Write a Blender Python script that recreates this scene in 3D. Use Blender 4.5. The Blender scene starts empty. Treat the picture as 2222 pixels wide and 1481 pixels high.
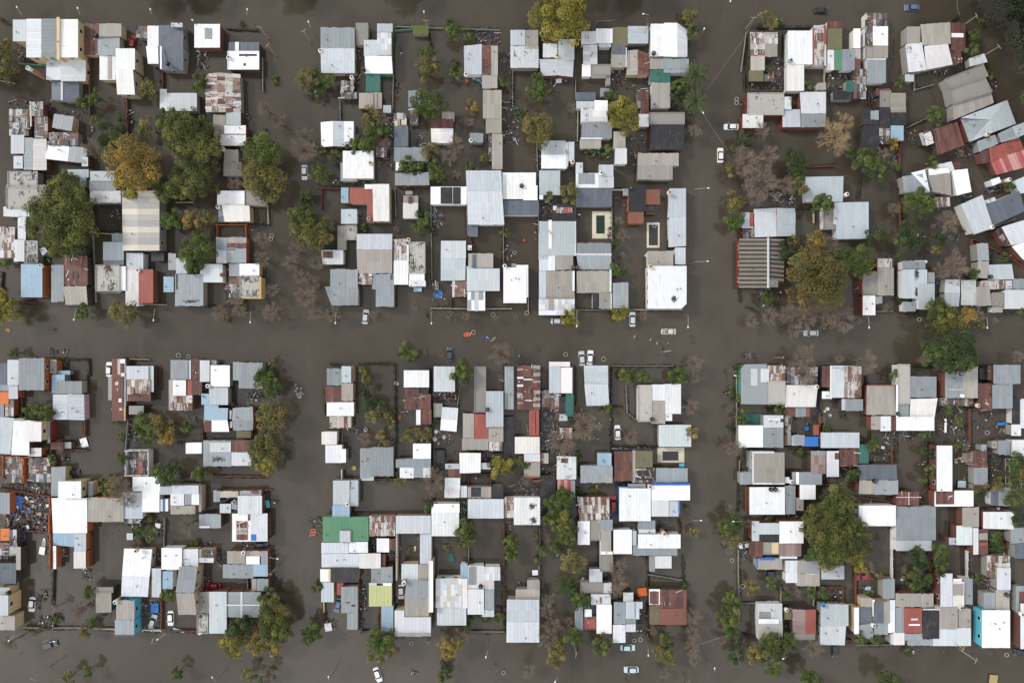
# A flooded neighbourhood seen from a drone
import bpy, math, random, re
EXPOSURE = 0.0
WATER = [(.055, .0445, .032), (.078, .065, .048), (.044, .036, .023)]
import numpy as np
from mathutils import Vector, Matrix
random.seed(7); rng = np.random.default_rng(7)
R = math.radians
scene = bpy.context.scene
COL = scene.collection
# ---------------------------------------------------------------- camera: a drone 200 m up, looking straight down
H = 200.0
S = 7.4054          # photo pixels per metre on the water
cam = bpy.data.cameras.new('camera'); cam.lens = 24.0; cam.sensor_width = 36.0
cam.clip_start = 1; cam.clip_end = 4000
co = bpy.data.objects.new('camera', cam); COL.objects.link(co)
co.location = (0, 0, H); co.rotation_euler = (0, 0, 0); scene.camera = co
# ---------------------------------------------------------------- sky, sun, exposure
SUN_EL, SUN_AZ = R(38), R(-62)      # azimuth measured clockwise from +Y (top of the picture)
w = bpy.data.worlds.new('World'); scene.world = w; w.use_nodes = True
nt = w.node_tree; nt.nodes.clear()
out = nt.nodes.new('ShaderNodeOutputWorld'); bg = nt.nodes.new('ShaderNodeBackground')
sky = nt.nodes.new('ShaderNodeTexSky'); sky.sky_type = 'NISHITA'; sky.sun_disc = False
sky.sun_elevation = SUN_EL; sky.sun_rotation = SUN_AZ
mixc = nt.nodes.new('ShaderNodeMix'); mixc.data_type = 'RGBA'
tc = nt.nodes.new('ShaderNodeTexCoord'); cn = nt.nodes.new('ShaderNodeTexNoise')
cn.inputs['Scale'].default_value = 2.6; cn.inputs['Detail'].default_value = 5
cr = nt.nodes.new('ShaderNodeValToRGB')
cr.color_ramp.elements[0].position = 0.38; cr.color_ramp.elements[0].color = (2.4, 2.5, 2.8, 1)
cr.color_ramp.elements[1].position = 0.62; cr.color_ramp.elements[1].color = (8.2, 8.1, 8.1, 1)
nt.links.new(tc.outputs['Generated'], cn.inputs['Vector']); nt.links.new(cn.outputs['Fac'], cr.inputs['Fac'])
nt.links.new(sky.outputs[0], mixc.inputs[6]); nt.links.new(cr.outputs[0], mixc.inputs[7]); mixc.inputs[0].default_value = 0.9
dt = nt.nodes.new('ShaderNodeVectorMath'); dt.operation = 'DOT_PRODUCT'; nt.links.new(tc.outputs['Generated'], dt.inputs[0]); dt.inputs[1].default_value = (-.62, -.78, 0)
gr = nt.nodes.new('ShaderNodeMapRange'); gr.interpolation_type = 'SMOOTHSTEP'; gr.inputs[1].default_value = -.2; gr.inputs[2].default_value = .62; gr.inputs[3].default_value = .92; gr.inputs[4].default_value = 1.9; nt.links.new(dt.outputs['Value'], gr.inputs[0])
br_ = nt.nodes.new('ShaderNodeVectorMath'); br_.operation = 'SCALE'; nt.links.new(mixc.outputs[2], br_.inputs[0]); nt.links.new(gr.outputs[0], br_.inputs['Scale'])
nt.links.new(br_.outputs[0], bg.inputs['Color']); bg.inputs['Strength'].default_value = 0.14
nt.links.new(bg.outputs[0], out.inputs[0])
sun = bpy.data.lights.new('sun', 'SUN'); sun.energy = 2.0; sun.angle = R(10); sun.color = (1, .95, .88)
so = bpy.data.objects.new('sun', sun); COL.objects.link(so)
sd = Vector((math.sin(SUN_AZ) * math.cos(SUN_EL), math.cos(SUN_AZ) * math.cos(SUN_EL), math.sin(SUN_EL)))
so.rotation_euler = sd.to_track_quat('Z', 'Y').to_euler()
scene.view_settings.view_transform = 'Standard'; scene.view_settings.look = 'None'
scene.view_settings.exposure = EXPOSURE; scene.view_settings.gamma = 1
scene.render.engine = 'CYCLES'
# ---------------------------------------------------------------- helpers
CX, CY = 1111.0, 740.5
def un(px, py, z=0.0):              # where a point seen at this pixel stands when it is z metres above the water
    k = (H - z) / H / S
    return ((px - CX) * k, -(py - CY) * k, z)
def srgb(r, g, b):
    f = lambda c: (c / 255 / 12.92) if c <= 10 else ((c / 255 + .055) / 1.055) ** 2.4
    return (f(r), f(g), f(b))
class MB:
    """collects faces, each with a tint and a wear colour, into one mesh"""
    def __init__(s): s.v = []; s.f = []; s.m = []; s.t = []; s.w = []; s.uv = []
    def quad(s, pts, tint=(1, 1, 1), wear=(0, 0, 0), mi=0, uv=None):
        n = len(s.v); s.v += [tuple(p) for p in pts]; s.f.append(tuple(range(n, n + len(pts))))
        s.m.append(mi); s.t.append(tint); s.w.append(wear); s.uv.append(uv or [(p[0], p[1]) for p in pts])
    def prism(s, top, zb, tint=(1, 1, 1), wear=(0, 0, 0), mi=0, mtop=None, uv=None, bottom=False):
        # top: list of 3-D points (either winding); zb: a z value, or a thickness function
        a = sum(top[i][0] * top[(i + 1) % len(top)][1] - top[(i + 1) % len(top)][0] * top[i][1] for i in range(len(top)))
        if a < 0:
            top = top[::-1]; uv = uv[::-1] if uv else None
        bot = [(p[0], p[1], zb(p[2]) if callable(zb) else zb) for p in top]
        s.quad(top, tint, wear, mi if mtop is None else mtop, uv)
        n = len(top)
        for i in range(n):
            j = (i + 1) % n
            L = math.hypot(top[j][0] - top[i][0], top[j][1] - top[i][1])
            s.quad([bot[i], bot[j], top[j], top[i]], tint, wear, mi, [(0, bot[i][2]), (L, bot[j][2]), (L, top[j][2]), (0, top[i][2])])
        if bottom: s.quad(bot[::-1], tint, wear, mi)
    def box(s, x, y, z, sx, sy, sz, rot=0, tint=(1, 1, 1), wear=(0, 0, 0), mi=0, rx=0.0):
        c, q = math.cos(rot), math.sin(rot)
        P = [(x + dx * sx / 2 * c - dy * sy / 2 * q, y + dx * sx / 2 * q + dy * sy / 2 * c, z + sz + rx * dx * sx / 2) for dx, dy in ((-1, -1), (1, -1), (1, 1), (-1, 1))]
        s.prism(P, lambda t: t - sz, tint, wear, mi, bottom=True)
    def tube(s, a, b, r0, r1, n=6, tint=(1, 1, 1), wear=(0, 0, 0), mi=0, cap=True):
        a = Vector(a); b = Vector(b); d = (b - a)
        if d.length < 1e-6: return
        d.normalize(); u = d.orthogonal().normalized(); v = d.cross(u)
        A = [a + (u * math.cos(2 * math.pi * i / n) + v * math.sin(2 * math.pi * i / n)) * r0 for i in range(n)]
        B = [b + (u * math.cos(2 * math.pi * i / n) + v * math.sin(2 * math.pi * i / n)) * r1 for i in range(n)]
        for i in range(n):
            j = (i + 1) % n; s.quad([A[i], A[j], B[j], B[i]], tint, wear, mi)
        if cap: s.quad(B, tint, wear, mi); s.quad(A[::-1], tint, wear, mi)
    def lathe(s, x, y, prof, n=14, tint=(1, 1, 1), wear=(0, 0, 0), mi=0, sx=1, sy=1, rot=0):
        c, q = math.cos(rot), math.sin(rot)
        def P(r, z, i):
            a = 2 * math.pi * i / n; X = r * math.cos(a) * sx; Y = r * math.sin(a) * sy
            return (x + X * c - Y * q, y + X * q + Y * c, z)
        for (r0, z0), (r1, z1) in zip(prof, prof[1:]):
            for i in range(n):
                if r0 < 1e-5: s.quad([P(0, z0, 0), P(r1, z1, i + 1), P(r1, z1, i)][::-1], tint, wear, mi)
                elif r1 < 1e-5: s.quad([P(r0, z0, i), P(r0, z0, i + 1), P(0, z1, 0)], tint, wear, mi)
                else: s.quad([P(r0, z0, i), P(r0, z0, i + 1), P(r1, z1, i + 1), P(r1, z1, i)], tint, wear, mi)
    def mesh(s, name, mats, smooth=False):
        me = bpy.data.meshes.new(name); me.from_pydata(s.v, [], s.f)
        for m in mats: me.materials.append(m)
        me.polygons.foreach_set('material_index', s.m)
        cnt = np.array([len(f) for f in s.f])
        for nm, src in (('tint', s.t), ('wear', s.w)):
            a = me.color_attributes.new(nm, 'FLOAT_COLOR', 'CORNER')
            arr = np.ones((len(src), 4), dtype=np.float32); arr[:, :3] = np.array(src, dtype=np.float32)
            a.data.foreach_set('color', np.repeat(arr, cnt, axis=0).ravel())
        uvl = me.uv_layers.new(name='uv'); uvl.data.foreach_set('uv', np.array([c for u in s.uv for c in u], dtype=np.float32).ravel())
        if smooth: me.polygons.foreach_set('use_smooth', [True] * len(s.f))
        me.update(); return me
def tag(o, label=None, cat=None, group=None, kind=None):
    if label: o['label'] = label
    if cat: o['category'] = cat
    if group: o['group'] = group
    if kind: o['kind'] = kind
    return o
def ob(name, me, parent=None, loc=None):
    o = bpy.data.objects.new(name, me); COL.objects.link(o)
    if parent is not None: o.parent = parent
    if loc is not None: o.location = loc
    return o
def build(mb, name, mats, parent=None, smooth=False, origin=None):
    if not mb.v: return None
    if origin is not None:                      # mesh data kept local to its thing's base
        ox, oy, oz = origin; mb.v = [(p[0] - ox, p[1] - oy, p[2] - oz) for p in mb.v]
    o = ob(name, mb.mesh(name, mats if isinstance(mats, list) else [mats], smooth), parent)
    if origin is not None and parent is None: o.location = origin
    return o
def empty(name, loc, label, cat, group=None):
    o = bpy.data.objects.new(name, None); COL.objects.link(o); o.location = loc; o.empty_display_size = .5
    return tag(o, label, cat, group)
# ---------------------------------------------------------------- materials
def newmat(name):
    m = bpy.data.materials.new(name); m.use_nodes = True; t = m.node_tree
    return m, t, t.nodes['Principled BSDF']
def N(t, k, **kw):
    n = t.nodes.new('ShaderNode' + k)
    for a, b in kw.items():
        if a in n.inputs: n.inputs[a].default_value = b
        else: setattr(n, a, b)
    return n
def mix(t, fac, a, b, mode='MIX'):
    n = t.nodes.new('ShaderNodeMix'); n.data_type = 'RGBA'; n.blend_type = mode
    for i, v in ((0, fac), (6, a), (7, b)):
        if isinstance(v, bpy.types.NodeSocket): t.links.new(v, n.inputs[i])
        else: n.inputs[i].default_value = v if i == 0 else (tuple(v) + (1,))[:4]
    return n.outputs[2]
def mth(t, op, a, b=0.0, c=None, clamp=False):
    n = t.nodes.new('ShaderNodeMath'); n.operation = op; n.use_clamp = clamp
    for i, v in enumerate((a, b, c)):
        if v is None: continue
        if isinstance(v, bpy.types.NodeSocket): t.links.new(v, n.inputs[i])
        else: n.inputs[i].default_value = v
    return n.outputs[0]
def noise(t, vec, scale, detail=4, rough=.55, dim='3D', wv=None):
    n = t.nodes.new('ShaderNodeTexNoise'); n.noise_dimensions = dim
    n.inputs['Scale'].default_value = scale; n.inputs['Detail'].default_value = detail; n.inputs['Roughness'].default_value = rough
    if vec is not None: t.links.new(vec, n.inputs['Vector'])
    return n.outputs['Fac']
def worldpos(t): return t.nodes.new('ShaderNodeNewGeometry').outputs['Position']
def scalev(t, vec, s):
    n = t.nodes.new('ShaderNodeVectorMath'); n.operation = 'MULTIPLY'; t.links.new(vec, n.inputs[0]); n.inputs[1].default_value = s
    return n.outputs[0]
def smooth(t, x, lo, hi):
    n = t.nodes.new('ShaderNodeMapRange'); n.interpolation_type = 'SMOOTHSTEP'
    for i, v in ((0, x), (1, lo), (2, hi)):
        if isinstance(v, bpy.types.NodeSocket): t.links.new(v, n.inputs[i])
        else: n.inputs[i].default_value = v
    return n.outputs[0]
def sheet_material(name, rough=.5, spec=.35, corr=True, grain=.14):
    """roof sheets: tint from the sheet itself, rust streaks (wear.r), black mould (wear.g), pale bleaching (wear.b)"""
    m, t, b = newmat(name)
    ta = N(t, 'Attribute', attribute_name='tint').outputs['Color']
    wa = N(t, 'Attribute', attribute_name='wear').outputs['Color']
    sp = N(t, 'SeparateColor'); t.links.new(wa, sp.inputs[0])
    P = worldpos(t); uv = N(t, 'UVMap').outputs[0]
    n1 = noise(t, P, .35, 4, .6); n2 = noise(t, P, 1.1, 9, .78)
    uvs = scalev(t, uv, (2.6, .32, 1)); addn = N(t, 'VectorMath'); addn.operation = 'ADD'
    t.links.new(uvs, addn.inputs[0]); oi = N(t, 'ObjectInfo'); cmb = N(t, 'CombineXYZ'); t.links.new(oi.outputs['Random'], cmb.inputs[2])
    sc = N(t, 'VectorMath'); sc.operation = 'MULTIPLY'; t.links.new(cmb.outputs[0], sc.inputs[0]); sc.inputs[1].default_value = (0, 0, 400)
    t.links.new(sc.outputs[0], addn.inputs[1])
    n3 = noise(t, addn.outputs[0], 1.0, 5, .65)
    lum = mth(t, 'ADD', mth(t, 'MULTIPLY', n1, grain * 2.2), mth(t, 'MULTIPLY', n2, grain)); lum = mth(t, 'ADD', lum, mth(t, 'MULTIPLY', n3, grain * 1.6))
    lum = mth(t, 'ADD', lum, 1 - grain * 2.4)
    cl = N(t, 'CombineColor'); [t.links.new(lum, cl.inputs[i]) for i in range(3)]
    c = mix(t, 1.0, ta, cl.outputs[0], 'MULTIPLY')
    dirt = smooth(t, mth(t, 'MULTIPLY', n3, n1), .24, .5)
    c = mix(t, mth(t, 'MULTIPLY', dirt, .42), c, (.20, .17, .13))
    mo = mth(t, 'ADD', mth(t, 'ADD', mth(t, 'MULTIPLY', n2, .5), mth(t, 'MULTIPLY', n1, .3)), mth(t, 'MULTIPLY', n3, .25))
    th = mth(t, 'SUBTRACT', .80, mth(t, 'MULTIPLY', sp.outputs[1], .42))
    c = mix(t, mth(t, 'MULTIPLY', smooth(t, mo, th, mth(t, 'ADD', th, .07)), .93), c, (.035, .032, .028))
    ru = mth(t, 'ADD', mth(t, 'MULTIPLY', n3, .65), mth(t, 'MULTIPLY', n2, .35))
    th2 = mth(t, 'SUBTRACT', .80, mth(t, 'MULTIPLY', sp.outputs[0], .42))
    rc = mix(t, n2, (.055, .022, .014), (.19, .085, .05))
    c = mix(t, mth(t, 'MULTIPLY', smooth(t, ru, th2, mth(t, 'ADD', th2, .09)), .9), c, rc)
    if name == 'weathered_slab':
        sz = N(t, 'SeparateXYZ'); t.links.new(P, sz.inputs[0]); c = mix(t, mth(t, 'MULTIPLY', smooth(t, mth(t, 'ADD', sz.outputs[2], mth(t, 'MULTIPLY', n1, .3)), .55, .22), .75), c, (.035, .03, .024))
    t.links.new(c, b.inputs['Base Color']); b.inputs['Roughness'].default_value = rough
    b.inputs['Specular IOR Level'].default_value = spec
    if corr:
        su = N(t, 'SeparateXYZ'); t.links.new(uv, su.inputs[0])
        wv = mth(t, 'SINE', mth(t, 'MULTIPLY', su.outputs[0], 2 * math.pi / .32))
        bp = N(t, 'Bump'); bp.inputs['Strength'].default_value = .35; bp.inputs['Distance'].default_value = .02
        t.links.new(wv, bp.inputs['Height']); t.links.new(bp.outputs[0], b.inputs['Normal'])
    return m
M = {}
M['sheet'] = sheet_material('corrugated_sheet')
M['slab'] = sheet_material('weathered_slab', .85, .2, False, .16)
M['tarp'] = sheet_material('tarpaulin', .45, .4, False, .14)
M['paint'] = sheet_material('painted_surface', .4, .4, False, .04)
def brick_material(name):
    m, t, b = newmat(name)
    ta = N(t, 'Attribute', attribute_name='tint').outputs['Color']; P = worldpos(t); uv = N(t, 'UVMap').outputs[0]
    br = N(t, 'TexBrick'); br.inputs['Scale'].default_value = 4.0; br.inputs['Mortar Size'].default_value = .03
    br.inputs['Color1'].default_value = (1, 1, 1, 1); br.inputs['Color2'].default_value = (.62, .62, .62, 1); br.inputs['Mortar'].default_value = (.8, .8, .8, 1)
    t.links.new(uv, br.inputs['Vector'])
    n1 = noise(t, P, .8, 5, .65)
    c = mix(t, 1.0, ta, br.outputs['Color'], 'MULTIPLY')
    c = mix(t, mth(t, 'MULTIPLY', smooth(t, n1, .5, .75), .6), c, (.07, .06, .05))
    sz = N(t, 'SeparateXYZ'); t.links.new(P, sz.inputs[0]); c = mix(t, mth(t, 'MULTIPLY', smooth(t, mth(t, 'ADD', sz.outputs[2], mth(t, 'MULTIPLY', n1, .3)), .55, .22), .75), c, (.035, .03, .024))
    t.links.new(c, b.inputs['Base Color']); b.inputs['Roughness'].default_value = .9
    return m
M['brick'] = brick_material('brickwork')
M['under'], _t, _b = newmat('roof_void'); _b.inputs['Base Color'].default_value = (.05, .045, .04, 1); _b.inputs['Roughness'].default_value = .9
M['glass'], _t, _b = newmat('dark_glass'); _b.inputs['Base Color'].default_value = (.012, .016, .022, 1); _b.inputs['Roughness'].default_value = .12
def flat(name, c, rough=.6, metal=0.0):
    m, t, b = newmat(name); P = worldpos(t); n1 = noise(t, P, 3, 3, .6)
    c1 = mix(t, n1, [x * .8 for x in c], [min(1, x * 1.15) for x in c]); t.links.new(c1, b.inputs['Base Color'])
    b.inputs['Roughness'].default_value = rough; b.inputs['Metallic'].default_value = metal
    return m
def leaf_material(name):
    m, t, b = newmat(name); ta = N(t, 'Attribute', attribute_name='tint').outputs['Color']
    t.links.new(ta, b.inputs['Base Color']); b.inputs['Roughness'].default_value = .65; b.inputs['Specular IOR Level'].default_value = .2
    b.inputs['Subsurface Weight'].default_value = 0
    tr = N(t, 'BsdfTranslucent'); t.links.new(ta, tr.inputs['Color']); mx = N(t, 'MixShader'); mx.inputs[0].default_value = .25
    t.links.new(b.outputs[0], mx.inputs[1]); t.links.new(tr.outputs[0], mx.inputs[2])
    t.links.new(mx.outputs[0], t.nodes['Material Output'].inputs[0])
    return m
M['leaf'] = leaf_material('foliage')
M['bark'] = flat('bark', (.12, .09, .065), .9)
M['twig'] = flat('bare_twigs', (.255, .20, .155), .9)
M['gtwig'] = flat('golden_twigs', (.40, .29, .15), .9)
def water_material():
    m, t, b = newmat('brown_flood_water'); P = worldpos(t)
    n1 = noise(t, P, .018, 4, .6); n2 = noise(t, P, .09, 5, .6)
    c = mix(t, n1, WATER[0], WATER[1]); c = mix(t, mth(t, 'MULTIPLY', smooth(t, n2, .45, .7), .6), c, WATER[2])
    n4 = noise(t, scalev(t, P, (.16, .035, 1)), 1.0, 6, .7); c = mix(t, mth(t, 'MULTIPLY', smooth(t, n4, .52, .72), .28), c, (.10, .087, .073))
    t.links.new(c, b.inputs['Base Color']); b.inputs['Roughness'].default_value = .07; b.inputs['IOR'].default_value = 1.5
    n3 = noise(t, scalev(t, P, (1, .6, 1)), .5, 7, .7); bp = N(t, 'Bump'); bp.inputs['Strength'].default_value = .45; bp.inputs['Distance'].default_value = .05
    t.links.new(n3, bp.inputs['Height']); t.links.new(bp.outputs[0], b.inputs['Normal'])
    return m
M['water'] = water_material()
# ---------------------------------------------------------------- the setting
g = MB(); g.quad([(-900, -900, -1.2), (900, -900, -1.2), (900, 900, -1.2), (-900, 900, -1.2)])
tag(build(g, 'ground', flat('mud', (.06, .045, .03), .9)), 'muddy ground drowned under the flood water', kind='structure')
g = MB(); g.quad([(-900, -900, 0), (900, -900, 0), (900, 900, 0), (-900, 900, 0)])
tag(build(g, 'flood_water', M['water']), 'still brown flood water over streets and yards', kind='structure')

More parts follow.
